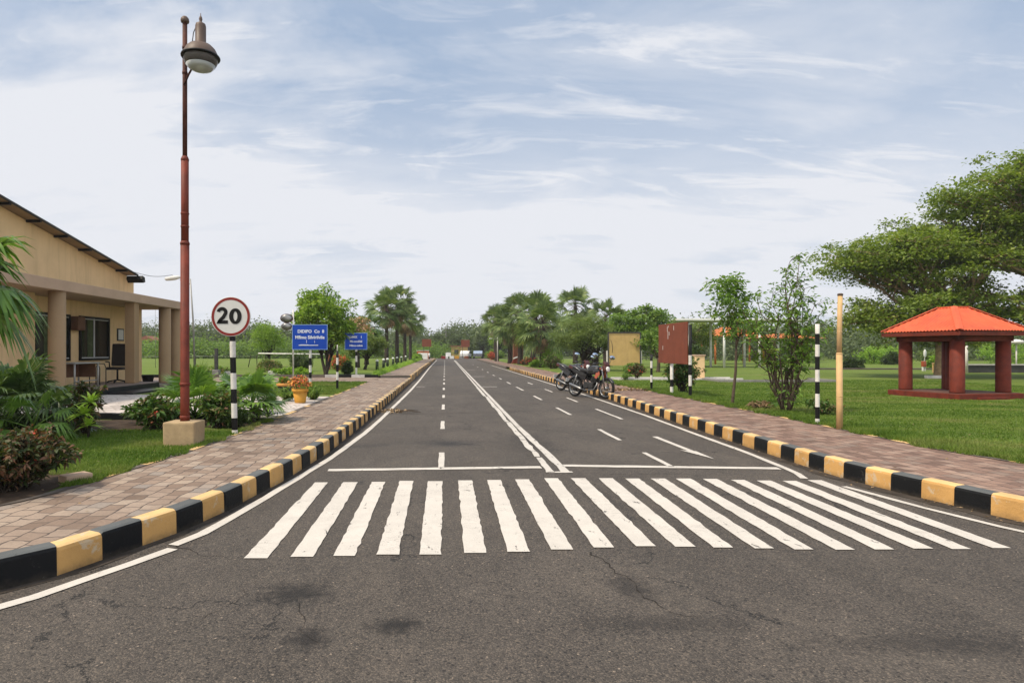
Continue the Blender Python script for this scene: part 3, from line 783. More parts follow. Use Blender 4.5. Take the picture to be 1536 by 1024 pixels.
# lawns
sheet('lawn', OL[:-1] + [(-3.05, 28.4), (-60, 28.4), (-60, 3.0)], .184, 'lawn')
sheet('lawn', [(-3.06, 28.65), (-3.09, 96), (-90, 96), (-90, 28.65)], .262, 'lawn')
sheet('lawn', OR + [(120, 96), (120, 3.9)], .184, 'lawn')
sheet('lawn', [(60, 118), (160, 118), (160, 300), (-160, 300), (-160, 118), (-60, 118)], .1, 'lawn')
sheet('path', [(-3.0, 24.4), (-3.0, 28.45), (-24, 28.45), (-24, 24.4)], .189, 'paver_l')
sheet('path', [(-9.4, 11.3), (-3.1, 11.3), (-3.1, 13.3), (-3.1, 16.6), (-9.4, 17.5)], .189, 'crazy')
sheet('soil_bed', [(-3.55, 4.85), (-3.42, 5.3), (-3.5, 6.0), (-4.1, 6.3), (-5.0, 6.0), (-5.2, 4.6), (-4.2, 4.45)], .19, 'soil')
sheet('soil_bed', [(-3.2, 10.1), (-3.15, 10.9), (-5.2, 11.0), (-7.6, 11.0), (-7.4, 8.6), (-5.6, 8.7), (-4.9, 9.4), (-3.9, 9.9)], .188, 'soil')
# footpath with pale edging across the right lawn
sheet('path', [(7.2, 26.2), (12.4, 26.2), (12.4, 27.3), (7.2, 27.3)], .188, 'crazy')
for y in (26.15, 27.35):
    b = MB(); b.box((9.8, y, .2), (5.2, .09, .11), bev=.015); struct(b.build('path_edging', 'kwhite'))
b = MB()
for c, d in (((12.9, 24.3), (4.6, .12)), ((10.7, 25.2), (.12, 1.7)), ((15.1, 25.2), (.12, 1.7))): b.box((c[0], c[1], .21), (d[0], d[1], .13))
struct(b.build('bed_edging', 'cgrey'))
b = MB(); b.box((38, 40.5, .22), (34, .3, .12)); struct(b.build('path_edging', 'kplain'))
# painted stones in front of the raised lawn
b = MB(); rr = random.Random(1)
for i in range(24):
    x = -3.1 - i * .6; b.box((x - .3, 28.53, .24), (.598, .16, .15), rr.choice((0, 1, 1, 2)))
struct(b.build('painted_edging', ['kwhite', 'kblack', 'kplain']))
b = MB(); b.box((-2.3, 28.53, .22), (1.35, .1, .12)); struct(b.build('sidewalk_step', 'kplain'))

hzm = bpy.data.materials.new('haze'); hzm.use_nodes = True; hn = hzm.node_tree; hn.nodes.remove(hn.nodes['Principled BSDF'])
hv = nd(hn, 'ShaderNodeVolumePrincipled'); hv.inputs['Color'].default_value = (.93, .95, 1, 1); hv.inputs['Density'].default_value = .00045; hv.inputs['Anisotropy'].default_value = .2
hn.links.new(hv.outputs[0], hn.nodes['Material Output'].inputs['Volume'])
M['haze'] = hzm
struct(MB().box((0, 320, 6), (1220, 780, 14)).build('haze', 'haze'), 'stuff')
# ================================================================== road markings
Z1 = .006
tops = [(472.2, 492), (515, 536.8), (557.8, 578), (599.8, 620), (641.8, 663.9), (687.2, 708.1), (730.6, 751)]
cro = 3.572
T2 = [(117, 192), (272, 347), (415, 492), (563, 640), (707, 782), (843, 920), (977, 1055), (1122, 1198), (1272, 1345), (1410, 1485)]
tops += [(740 + a / cro, 740 + c / cro) for a, c in T2] + [(1173.5, 1194), (1211, 1232)]
bots = [(365.8, 401), (435.2, 469.6), (499.6, 532.3), (564.8, 598.1), (629, 662), (696.4, 729.7), (761.4, 795)]
bots += [(740 + a / cro, 740 + c / cro) for a, c in [(310, 428), (540, 648), (765, 873), (975, 1085), (1180, 1285), (1400, 1503)]]
bots += [(1140 + a / 3.879, 1140 + c / 3.879) for a, c in [(200, 312), (440, 552), (670, 783), (895, 1010), (1120, 1230), (1355, 1463)]]
ty = [723.8, 723.5, 723, 721.5, 722, 720.8, 720.2, 719.2, 717.5, 717.5, 717.5, 718, 718, 718, 718.5, 720, 721, 721.5, 720.4]
by = [837.8, 835.6, 834.3, 832.2, 832.2, 829.8, 828, 824.7, 821.6, 819.7, 820.5, 821.7, 823, 824.6, 825, 824.6, 823.3, 824, 822.5]
def ragged(b, pl, pr, n, rng, jit, z=Z1, mi=0):
    """a painted bar from its two long edges, each wavering a little"""
    vs = []; fs = []
    for i in range(n + 1):
        t = i / n; e = 1 if 0 < i < n else .3
        a = pl[0].lerp(pl[1], t); c = pr[0].lerp(pr[1], t)
        vs.append((a.x + rng.gauss(0, jit) * e, a.y, z)); vs.append((c.x + rng.gauss(0, jit) * e, c.y, z))
    o = 0
    fs = [(2 * i, 2 * i + 1, 2 * i + 3, 2 * i + 2) for i in range(n)]
    b.add(vs, fs, mi)
b = MB(); rng = random.Random(11)
for k in range(19):
    def P(x, y): X, Y = G(x, y); return Vector((X, Y, 0))
    tl, tr, bl, br_ = P(tops[k][0], ty[k]), P(tops[k][1], ty[k]), P(bots[k][0], by[k]), P(bots[k][1], by[k])
    ragged(b, (bl, tl), (br_, tr), 26, rng, .0035)
struct(b.build('zebra_crossing', 'paint'))
b = MB()
def bar(x0, y0, x1, y1, wd, n=10, jit=.004):
    p, q = Vector((x0, y0, 0)), Vector((x1, y1, 0)); t = (q - p).normalized(); s = Vector((-t.y, t.x, 0)) * wd / 2
    L = (q - p).length; k = max(2, int(n)); vs = []
    for i in range(k + 1):
        c = p.lerp(q, i / k); j1, j2 = rng.gauss(0, jit), rng.gauss(0, jit)
        vs += [c - s * (1 + j1 / wd * 2), c + s * (1 + j2 / wd * 2)]
    b.add([(v.x, v.y, Z1) for v in vs], [(2 * i, 2 * i + 1, 2 * i + 3, 2 * i + 2) for i in range(k)])
bar(-1.38, 7.33, 1.14, 7.52, .13, 20); bar(1.42, 7.62, 3.96, 7.44, .13, 20); bar(1.18, 7.2, 1.46, 7.22, .06, 3)
struct(b.build('stop_line', 'paint'))
b = MB()
y = 7.47
k = 0
while y < 92:
    L = 1.25 + .12 * ((k * 7) % 3 - 1); bar(-.045 - .0015 * y, y, -.045 - .0015 * (y + L), y + L, .074, 5, .003); y += 3.72; k += 1
y = 7.55; k = 0
for a, c in ((7.55, 8.6), (9.78, 11.15), (13.66, 15.4), (17.8, 19.4), (22, 24.2), (26.4, 28), (30.6, 32), (35, 36.4), (40, 41.4), (46, 47.5), (53, 54.5), (62, 63.5)):
    bar(2.72, a, 2.72, c, .07, 5, .003)
for a, c in ((12.8, 15.04), (17.1, 18.7), (21.2, 22.8), (26, 27.6)): bar(3.6, a, 3.6, c, .065, 5, .003)
# half arrow beside the right kerb
bar(3.42, 8.5, 3.4, 10.2, .085, 6, .003)
b.add([(3.29, 8.8, Z1 + .003), (3.46, 8.06, Z1 + .003), (3.475, 8.7, Z1 + .003), (3.37, 8.72, Z1 + .003)], [(0, 1, 3), (1, 2, 3)])
for yy, x0, x1 in ((24.3, 1.4, 1.98), (34, 1.4, 2.1), (46, 1.4, 2.1)): bar(x0, yy, x1, yy, .16, 3)
bar(-1.15, 24.3, -.82, 24.3, .14, 3)
struct(b.build('lane_markings', 'paint'))
b = MB(); yy = 7.2
for i in range(6):                                              # broken, patched left half of the double line
    L = (1.0, 1.55, 2.4, 3.0, 3.8, 4.5)[i]; bar(1.2 + rng.uniform(-.015, .02), yy, 1.21 + rng.uniform(-.02, .03), yy + L, .088, 7, .007); yy += L + .06
bar(1.2, yy, 1.17, 92, .075, 40, .002)
bar(1.385, 7.25, 1.33, 11.5, .095, 12, .006); bar(1.33, 11.55, 1.335, 92, .085, 50, .003)
struct(b.build('centre_line', 'paint_worn'))
def line_along(name, pts, wd, mat='paint'):
    P = [(p.x, p.y) for p in walk(pts, .3)]; b = MB(); n = len(P)
    A = [(x + rng.gauss(0, .003), y) for x, y in offset(P, -wd / 2)]; B = [(x + rng.gauss(0, .003), y) for x, y in offset(P, wd / 2)]
    b.add([(x, y, Z1) for x, y in A] + [(x, y, Z1) for x, y in B], [(i, i + 1, n + i + 1, n + i) for i in range(n - 1)])
    struct(b.build(name, mat))
line_along('edge_line', [(-5.0, 2.35), (-3.6, 2.72), (-2.8, 3.1), (-2.41, 3.39), (-2.27, 3.7), (-2.08, 4.08), (-1.93, 4.42)], .085)
line_along('edge_line', [(-1.96, 4.5), (-1.87, 4.75), (-1.79, 5.3), (-1.73, 5.84), (-1.61, 7), (-1.5, 8.2), (-1.38, 10.5), (-1.33, 13), (-1.25, 22), (-1.25, 30), (-1.36, 50), (-1.4, 94)], .085)
line_along('edge_line', [(6.5, 2.9), (5.3, 3.8), (4.7, 4.4), (4.45, 4.8), (4.27, 5.5), (4.1, 6.45)], .07)
line_along('edge_line', [(3.92, 6.85), (4.02, 7.2), (4.13, 8.6), (4.19, 10.5), (4.25, 12), (4.31, 13.5), (4.4, 19), (4.42, 26), (4.4, 45), (4.35, 60)], .08)

# cracks and seams in the asphalt
b = MB(); rc = random.Random(77)
def crack(px, w0, w1=None):
    P = [Vector(G(x, y)) for x, y in px]; Q = []
    for a, c in zip(P, P[1:]):
        n = max(2, int((c - a).length / .05))
        for i in range(n): t = i / n; q = a.lerp(c, t); s = (c - a).orthogonal().normalized() * rc.gauss(0, .014); Q.append(q + s)
    Q.append(P[-1]); vs = []; n = len(Q)
    for i, q in enumerate(Q):
        t = (Q[min(i + 1, n - 1)] - Q[max(i - 1, 0)]).normalized(); s = Vector((-t.y, t.x)); f = i / (n - 1)
        wd = (w0 + ((w1 if w1 is not None else w0 * .3) - w0) * f) * rc.uniform(.3, 1.4) * .5
        vs += [(*(q - s * wd), .003), (*(q + s * wd), .003)]
    b.add(vs, [(2 * i, 2 * i + 1, 2 * i + 3, 2 * i + 2) for i in range(n - 1)])
for px, w0 in (([(262, 818), (300, 832), (345, 837), (385, 834)], .016), ([(885, 828), (915, 850), (942, 868), (962, 890), (990, 908), (1012, 921), (1072, 930)], .02),
               ([(372, 885), (330, 915), (300, 930), (245, 945), (185, 968)], .007), ([(445, 905), (460, 925), (452, 945), (480, 965)], .016), ([(905, 711.5), (980, 710.5), (1060, 711.5), (1168, 712.5)], .016),
               ([(890, 725), (908, 760), (930, 790), (944, 812)], .012)):
    crack(px, w0 * .5)
crack([(560, 621.5), (620, 621), (690, 619.5), (745, 619)], .025, .025); crack([(650, 592), (760, 590), (830, 592)], .025, .02)
o = b.build('road_cracks', 'crack'); struct(o)
# ================================================================== the hall on the left
hall = thing('hall_building', 'cream hall with a sloping sheet roof and a taupe porch on round columns', 'building', (-11.2, 15, .1))
def L(x, y, z): return (x + 11.2, y - 15, z - .1)
XW = -11.2
def zroof(y): return 4.06 + .164 * (21.8 - y) if y > 14.8 else 4.06 + .164 * (y - 7.8)
b = MB()
b.prism([(7.6, 0), (22.45 - 15 + 15, 0)][0:0] + [(7.0 - 15, -.2), (22.45 - 15, -.2), (22.45 - 15, 3.9), (21.75 - 15, 3.95), (14.8 - 15, zroof(14.8) - .12), (7.8 - 15, 3.93), (7.0 - 15, 3.9)], 'x', 0, -13.5)
b.box(L(-11.32, 22.75, 1.75), (.24, .6, 3.3)); b.box(L(-10.95, 14.9, 1.5), (.5, 2.8, 2.9))
b.build('wall', 'wall', hall)
b = MB()
for y0, y1, z0, z1 in ((21.95, 14.8, zroof(21.95), zroof(14.8)), (14.8, 7.5, zroof(14.8), zroof(7.5))):
    b.add([L(-10.83, y0, z0), L(-10.83, y1, z1), L(-25, y1, z1), L(-25, y0, z0), L(-10.83, y0, z0 + .05), L(-10.83, y1, z1 + .05), L(-25, y1, z1 + .05), L(-25, y0, z0 + .05)],
          [(0, 1, 2, 3), (7, 6, 5, 4), (4, 5, 1, 0), (6, 7, 3, 2), (5, 6, 2, 1), (7, 4, 0, 3)])
rf = b.build('roof', 'roofsheet', hall)
b = MB(); b.tube([L(-10.82, 21.97, zroof(21.97) + .02), L(-10.82, 14.8, zroof(14.8) + .02), L(-10.82, 7.5, zroof(7.5) + .02)], .035, 6); b.build('verge_trim', 'dgrey', rf)
b = MB(); b.prism([(0, 0), (.16, -.04), (.2, -.2), (.06, -.24), (-.05, -.12)], 'x', .55, -13, 0); o = b.build('gutter', 'black', rf, L(-11.2, 21.98, zroof(21.98)))
for i, y in enumerate((15.55, 16.72, 17.9, 19.09, 20.19, 21.25)):
    b = MB(); b.box((0, 0, 0), (.42, .075, .06)); b.build('purlin', 'black', hall, L(-11.03, y, zroof(y) - .035))
b = MB(); b.box(L(-10.43, 17.6, 3.045), (1.55, 11.0, .27), bev=.012); bm_ = b.build('porch_beam', 'beam', hall)
for (y, z0) in ((15.9, .1), (19.7, .39), (22.0, .28), (22.9, .28)):
    b = MB()
    if y == 19.7: b.box((0, 0, (2.91 - z0) / 2), (.3, .3, 2.91 - z0), bev=.015)
    else: b.lathe([(.215, 0), (.2, .05), (.2, 2.905 - z0)], n=26)
    b.build('column', 'column', hall, L(-9.88, y, z0))
b = MB(); b.box(L(-10.3, 17.2, .235), (1.84, 6.6, .27), bev=.01); pl = b.build('plinth', 'dark_tile', hall)
b = MB(); b.box(L(-10.3, 17.2, .378), (1.8, 6.56, .024)); b.build('porch_floor', 'porch', pl)
b = MB(); b.box(L(-10.35, 22.4, .2), (1.9, 3.7, .17), bev=.01); b.build('landing', 'porch', hall)
b = MB(); b.box(L(-9.0, 18.4, .17), (.7, 2.2, .14), bev=.01); b.build('step', 'dark_tile', hall)
def window(y0, y1, z0, z1, mull):
    fr = MB(); X = XW + .02
    fr.box(L(X, (y0 + y1) / 2, z1 - .03), (.09, y1 - y0, .06)); fr.box(L(X, (y0 + y1) / 2, z0 + .03), (.09, y1 - y0, .06))
    fr.box(L(X, y0 + .03, (z0 + z1) / 2), (.09, .06, z1 - z0 - .12)); fr.box(L(X, y1 - .03, (z0 + z1) / 2), (.09, .06, z1 - z0 - .12))
    f = fr.build('window', 'black', hall)
    p = MB(); p.box(L(X - .01, (y0 + y1) / 2, (z0 + z1) / 2), (.03, y1 - y0 - .12, z1 - z0 - .12)); p.build('pane', 'pane', f)
    c = MB(); c.box(L(X + .012, y0 + .46 * (y1 - y0) - .2, (z0 + z1) / 2), (.008, .3, z1 - z0 - .2)); c.build('curtain', 'curtain', f)
    a = MB(); a.box(L(X + .02, mull, (z0 + z1) / 2), (.03, .035, z1 - z0 - .13)); a.box(L(X + .02, (y0 + y1) / 2, z0 + .085), (.03, y1 - y0 - .14, .03)); a.box(L(X + .02, (y0 + y1) / 2, z1 - .085), (.03, y1 - y0 - .14, .02)); a.build('sash', 'alu', f)
window(19.08, 20.75, 1.1, 2.47, 19.86); window(17.0, 18.58, 1.1, 2.47, 17.8)
b = MB(); b.box(L(XW + .13, 18.82, 2.22), (.26, .4, .42), bev=.05); b.build('wall_box', 'wood', hall)
n_ = tag(MB().box((0, 0, 0), (.03, .42, .42)).build('notice_board', 'dgrey', None, (XW + .02, 21.5, 1.95)), 'small framed notice hanging on the cream wall beside the window', 'notice')
MB().box((.018, 0, 0), (.006, .32, .34)).build('paper', 'swhite', n_)
b = MB(); b.prism([(17.25, .39), (17.6, .39), (17.6, 2.5), (17.25, 2.5)][0:0] + [(16.45 - 15, .25), (16.95 - 15, .25), (16.95 - 15, 2.3), (16.45 - 15, 2.3)], 'x', .0, .03); b.build('door', 'brick', hall)
# porch furniture
t = thing('office_chair', 'black high-backed office chair standing on the porch by the square column', 'chair', (-10.35, 19.72, .39), R(-82))
b = MB(); b.box((0, 0, .46), (.5, .5, .09), bev=.03); b.build('seat', 'bikeblk', t)
b = MB(); b.box((-.24, 0, .88), (.09, .5, .72), bev=.04, rot=Matrix.Rotation(R(-8), 3, 'Y')); b.build('backrest', 'bikeblk', t)
for s in (-1, 1):
    b = MB(); b.tube([(-.15, s * .28, .45), (-.12, s * .29, .66), (.16, s * .29, .67)], .022, 6); b.build('armrest', 'bikeblk', t)
b = MB(); b.tube([(0, 0, .08), (0, 0, .43)], .03, 8)
for k in range(5): b.tube([(0, 0, .1), (.27 * math.cos(k * 1.257), .27 * math.sin(k * 1.257), .05)], .022, 6); b.lathe([(.001, 0), (.03, .02), (.03, .04), (.001, .06)], (.27 * math.cos(k * 1.257), .27 * math.sin(k * 1.257), 0), 8)
b.build('base', 'black', t)
t = thing('desk', 'brown panelled desk with grey metal legs on the porch by the round column', 'desk', (-10.0, 16.95, .39))
MB().box((0, 0, .68), (.62, 1.2, .035), bev=.008).build('tabletop', 'tubegrey', t)
MB().box((-.22, .1, .47), (.03, .9, .36)).build('front_panel', 'wood', t)
MB().box((0, .46, .47), (.5, .03, .37)).build('side_panel', 'wood', t)
for x in (-.27, .27):
    for y in (-.55, .55): MB().tube([(x, y, 0), (x, y, .66)], .024, 8).build('leg', 'tubegrey', t)
MB().tube([(.27, -.55, .2), (.27, .55, .2)], .016, 6).build('rail', 'tubegrey', t)
t = thing('metal_stand', 'thin bent-tube stand between the desk and the office chair', 'stand', (-10.4, 18.65, .39))
b = MB()
for y in (-.12, .22): b.tube([(-.15, y, 0), (-.15, y, .5), (-.1, y, .62), (.1, y, .62), (.15, y, .5), (.15, y, 0)], .014, 6)
b.tube([(-.15, -.12, .3), (-.15, .22, .3)], .012, 6); b.build('tube_frame', 'cable', t)
tag(MB().lathe([(.14, 0), (.2, .3), (.21, .3), (.18, .27), (.1, .26)], n=16).build('black_bin', 'black', None, (-10.0, 21.0, .285)), 'black bucket standing behind the square porch column', 'bucket')

# ================================================================== street lamps
X0, Y0 = -3.42, 8.2
t = thing('street_lamp', 'tall rusty red street lamp with a bell shade, set in a concrete block', 'street lamp', (X0, Y0, LZ))
b = MB(); b.box((0, -.02, .14), (.4, .36, .32), bev=.02, taper=1.02); b.build('block', 'concrete', t)
b = MB(); b.tube([(0, 0, .28), (0, 0, .55), (0, 0, 2.62)], [.06, .057, .055], 16); b.lathe([(.064, .76), (.066, .78), (.064, .80)], n=16); b.lathe([(.06, .33), (.066, .35), (.06, .37)], n=16); b.lathe([(.058, 2.6), (.061, 2.62), (.05, 2.65)], n=16)
b.tube([(0, 0, 2.6), (0, 0, 3.72)], .048, 16); b.lathe([(.05, 3.7), (.052, 3.72), (.036, 3.76)], n=16); b.lathe([(.052, 3.0), (.055, 3.01), (.052, 3.02)], n=16); b.lathe([(.052, 2.83), (.055, 2.84), (.052, 2.85)], n=16)
b.build('pole', 'redpole', t)
b = MB(); b.tube([(0, 0, 3.72), (0, 0, 5.52)], .03, 12); b.lathe([(.033, 5.16), (.036, 5.18), (.033, 5.2)], n=12); b.lathe([(.033, 4.83), (.036, 4.85), (.033, 4.87)], n=12); b.build('upper_pole', 'redpole_dark', t)
b = MB(); b.lathe([(.03, 5.5), (.05, 5.51), (.055, 5.53), (.05, 5.56), (.03, 5.585), (.001, 5.595)], n=14); b.build('cap', 'lampbrown', t)
b = MB(); b.tube([(.0, -.03, 4.68), (.09, -.09, 4.8), (.17, -.15, 4.87)], .013, 8); b.build('bracket', 'redpole_dark', t); MB().tube([(0, -.02, 5.02), (.14, -.14, 5.03)], .016, 8).build('upper_bracket', 'redpole_dark', t)
lx, ly, lz = .285, -.2, 4.955      # rim of the shade
sh = MB().lathe([(.222, 0), (.222, .012), (.205, .06), (.18, .11), (.14, .15), (.075, .175), (.066, .18), (.066, .40), (.058, .43), (.035, .445), (.018, .45), (.016, .47), (.022, .49), (.016, .52), (.006, .535), (.004, .57)], (lx, ly, lz), 28).build('lamp_shade', 'lampbrown', t)
MB().lathe([(.224, -.004), (.236, -.004), (.24, .006), (.236, .018), (.224, .02)], (lx, ly, lz), 28).build('gasket', 'black', sh)
MB().lathe([(.205, .0), (.19, -.03), (.15, -.065), (.1, -.085), (.001, -.09)], (lx, ly, lz), 24).build('reflector', 'refl', sh)
MB().lathe([(.02, -.08), (.05, -.09), (.05, -.105), (.03, -.115), (.001, -.118)], (lx, ly, lz), 12).build('bulb', 'swhite', sh)
gl = MB().lathe([(.18, -.1), (.135, -.145), (.07, -.17), (.001, -.178)], (lx, ly, lz), 28).build('globe', 'globe', t)
MB().lathe([(.212, -.004), (.205, -.05), (.18, -.1)], (lx, ly, lz), 28).build('glass_band', 'glass', gl)
MB().tube([(lx - .05, ly, lz + .42), (lx - .1, ly + .02, lz + .33), (lx - .13, ly + .05, lz + .2)], .006, 5).build('lead', 'cable', t)
t = thing('lamp_post', 'slim grey pole with a pale cobra-head lamp reaching over the porch roof', 'street lamp', (-9.5, 23.4, LZ))
MB().tube([(.12, 0, 0), (.05, 0, 2.3), (-.06, 0, 3.9)], [.04, .035, .025], 8).build('pole', 'tubegrey', t)
MB().tube([(-.05, 0, 3.7), (-.3, 0, 3.82), (-.45, 0, 3.86)], .016, 6).build('arm', 'tubegrey', t)
MB().lathe([(.02, -.3), (.07, -.24), (.085, -.05), (.085, .1), (.06, .24), (.02, .3)], (-.72, 0, 3.93), 12, mt=Matrix.Rotation(R(82), 3, 'Y')).build('lamp_head', 'swhite', t)
b = MB()
for p0, p1, sg in (((-10.9, 21.9, 4.15), (-10.25, 23.4, 4.23), .1), ((-10.25, 23.4, 4.23), (-9.9, 23.4, 4.1), .02)):
    p0, p1 = Vector(p0), Vector(p1); b.tube([p0.lerp(p1, i / 10) - Vector((0, 0, sg * math.sin(math.pi * i / 10))) for i in range(11)], .008, 4)
tag(b.build('overhead_wire', 'cable'), 'thin overhead wire strung from the roof end past the pale lamp head', 'wire')
tag(MB().tube([(0, 0, 0), (0, 0, 3.4), (0, 0, 4.6)], [.02, .012, .006], 6).build('antenna_mast', 'tubegrey', None, (-19.5, 42, LZ)), 'thin grey mast rising above the trees between the porch columns', 'mast')

# ================================================================== signs and striped posts
def striped(parent, h, r, bounds, first='pblack', name='pole', lean=(0, 0)):
    """bounds: heights where the paint changes, from the ground up"""
    b = MB(); e = [0] + list(bounds) + [h]; k = 0 if first == 'pblack' else 1
    n = 14; rings = []
    for z in e:
        for dz in ((0,) if z in (0, h) else (0, 0)): rings.append(z)
    pts = sorted(set(e))
    vs = []
    for z in pts:
        for i in range(n):
            a = 2 * math.pi * i / n; vs.append((r * math.cos(a) + lean[0] * z / h, r * math.sin(a) + lean[1] * z / h, z))
    for j in range(len(pts) - 1):
        fs = [(j * n + i, j * n + (i + 1) % n, (j + 1) * n + (i + 1) % n, (j + 1) * n + i) for i in range(n)]
        if j == 0: b.add(vs, fs, (k + j) % 2, True)
        else: b.f += [list(f) for f in fs]; b.m += [(k + j) % 2] * n; b.sm += [True] * n
    b.f.append([(len(pts) - 1) * n + i for i in range(n)]); b.m.append(1); b.sm.append(False)
    return b.build(name, ['pblack', 'pwhite'], parent)
def ribbon(b, pts, wd, y, mi=0, close=False):
    n = len(pts); A = []; B = []
    if isinstance(wd, (int, float)): wd = [wd] * n
    for i in range(n):
        p = Vector(pts[i]); a = Vector(pts[(i - 1) % n] if close or i else pts[i]); c = Vector(pts[(i + 1) % n] if close or i < n - 1 else pts[i])
        t = (c - a).normalized(); s = Vector((-t.y, t.x)) * wd[i] / 2; A.append(p + s); B.append(p - s)
    vs = [(p.x, y, p.y) for p in A] + [(p.x, y, p.y) for p in B]
    b.add(vs, [(i, (i + 1) % n, n + (i + 1) % n, n + i) for i in range(n if close else n - 1)], mi)
t = thing('speed_limit_sign', 'round red-rimmed speed limit sign reading 20 on a striped pole', 'road sign', (-3.09, 9.16, LZ))
hp = 1.44
striped(t, hp, .042, [.06, .235, .45, .655, .89, 1.12, 1.355], 'pwhite', lean=(-.035, 0))
d = MB(); zc = 1.712; rot = Matrix.Rotation(R(90), 3, 'X')
d.lathe([(.285, -.004), (.289, 0), (.285, .004)], (-.04, -.052, zc), 48, mt=rot, smooth=False); disc = d.build('disc', 'swhite', t)
r_ = MB(); n = 56
vs = []
for rr_ in (.279, .243):
    for i in range(n): a = 2 * math.pi * i / n; vs.append((-.04 + rr_ * math.cos(a), -.0585, zc + rr_ * math.sin(a)))
r_.add(vs, [(i, (i + 1) % n, n + (i + 1) % n, n + i) for i in range(n)]); r_.build('rim', 'sred', disc)
q = MB(); H2 = .215; cx = -.135                                     # the digits 2 and 0
arc = [(cx + .052 * math.cos(R(a)) * 1.05, .053 + .048 * math.sin(R(a))) for a in range(175, -50, -15)]
pts2 = arc + [(cx + .018, -.022), (cx - .03, -.065), (cx - .05, -.095)]
ribbon(q, pts2, [.05] * 3 + [.052] * (len(pts2) - 5) + [.048, .044], 0)
q.add([(cx - .083, 0.0, -.115), (cx + .085, 0, -.115), (cx + .085, 0, -.066), (cx - .06, 0, -.066)], [(0, 1, 2, 3)])
N0 = 40; cx = .058
ring = [(cx + .06 * math.cos(2 * math.pi * i / N0), -.006 + .092 * math.sin(2 * math.pi * i / N0)) for i in range(N0)]
ribbon(q, ring, [.042 + .02 * abs(math.cos(2 * math.pi * i / N0)) for i in range(N0)], 0, close=True)
q.v = [(x - .03, -.0595 - .001 * 1, z + zc + .012) for x, y, z in q.v]
q.build('number', 'black', disc)
def text_mesh(name, s, size, parent, loc, mat='sletter', bold=.004):
    cu = bpy.data.curves.new(name, 'FONT'); cu.body = s; cu.size = size; cu.align_x = 'CENTER'; cu.offset = bold; cu.resolution_u = 3
    o = bpy.data.objects.new(name, cu); COL.objects.link(o)
    me = bpy.data.meshes.new_from_object(o.evaluated_get(bpy.context.evaluated_depsgraph_get())); bpy.data.objects.remove(o)
    me.materials.clear(); me.materials.append(M[mat]); o = link(name, me, parent, loc); o.rotation_euler = (R(90), 0, 0); return o
def blue_sign(label, loc, wd, hh, zc, lines, hole, bands, cx=0):
    t = thing('information_sign', label, 'sign', loc)
    striped(t, zc + hh * .3, .05, bands, 'pwhite')
    p = MB().box((cx, -.07, zc), (wd, .025, hh), bev=.008).build('panel', 'sblue', t)
    e = MB()
    for dz in (-1, 1): e.box((cx, -.085, zc + dz * (hh / 2 - .012)), (wd, .008, .016))
    for dx in (-1, 1): e.box((cx + dx * (wd / 2 - .012), -.085, zc), (.016, .008, hh - .042))
    e.build('border', 'sblueedge', p)
    for s, dz, sz, dx in lines: text_mesh('lettering', s, sz, p, (cx + dx, -.0845, zc + dz))
    return t, p
t, p = blue_sign('larger blue sign with two lines of white writing on a striped post', (-5.03, 23.2, LZ), 1.31, .93, 1.72, [('DIDIFO  Co  8', .16, .16, .04), ('Mfimo Silvirilvile', -.06, .165, .0)], 0, [.2, .42, .68, .95])
b = MB(); b.box((-.05, -.086, 1.72 - .3), (.72, .006, .022)); b.box((-.2, -.086, 1.72 - .285), (.3, .006, .02)); b.box((-.12, -.086, 1.56), (.012, .006, .12)); b.box((.18, -.086, 1.55), (.012, .006, .09)); b.build('underline', 'sletter', p)
blue_sign('smaller blue sign farther back, partly behind the round bright tree', (-4.2, 29.3, .265), 1.05, .78, 1.58, [('DDIMX    1', .15, .14, -.06), ('Mi-covil/al', -.05, .14, 0), ('Mfimo-milvis', -.24, .12, 0)], 0, [.35, .62, .9, 1.1])
t = thing('striped_post', 'short black and white striped post on the grass beside the left sidewalk', 'post', (-3.42, 19.7, LZ), group='striped posts'); striped(t, 1.22, .038, [.3, .55, .78, 1.0], 'pblack')
MB().tube([(0, 0, 1.2), (0, 0, 1.4)], .014, 6).build('spike', 'pwhite', t)
t = thing('striped_post', 'black and white striped post standing just behind the rusty brown board', 'post', (6.4, 19.5, LZ), group='striped posts'); striped(t, 1.1, .035, [.24, .46, .68, .9], 'pblack')
t = thing('striped_post', 'tall black and white striped post on the right lawn next to the bamboo pole', 'post', (6.2, 10.45, LZ), group='striped posts'); striped(t, 1.66, .034, [.085, .28, .5, .7, .9, 1.12, 1.32, 1.5], 'pwhite')
t = thing('convex_mirror_post', 'post with two oval convex road mirrors beside the round bright tree', 'road mirror', (-6.1, 25, LZ))
MB().tube([(0, 0, 0), (0, 0, 2.85)], .03, 8).build('pole', 'pwhite', t)
for z, rx, rz_ in ((2.51, .24, .165), (2.19, .2, .14)):
    mt = Matrix.Rotation(R(90), 3, 'X') @ Matrix.Diagonal((rx, rz_, 1))
    f = MB().lathe([(1.0, -.02), (1.09, 0), (1.0, .02)], (-.25, -.05, z), 28, mt=mt).build('mirror_frame', 'bikered', t)
    MB().lathe([(.98, .021), (.7, .04), (.3, .05), (.001, .052)], (-.25, -.05, z), 28, mt=mt).build('mirror_glass', 'chrome', f)
    MB().tube([(-.2, 0, z), (0, 0, z)], .014, 6).build('bracket', 'tubegrey', t)
t = thing('brown_board', 'large rusty red-brown board along the right sidewalk on two posts', 'sign board', (6.33, 17.5, LZ))
b = MB(); b.box((0, 0, 1.42), (.035, 2.2, 1.12), bev=.006); pn = b.build('panel', 'rust', t)
rr = random.Random(4)
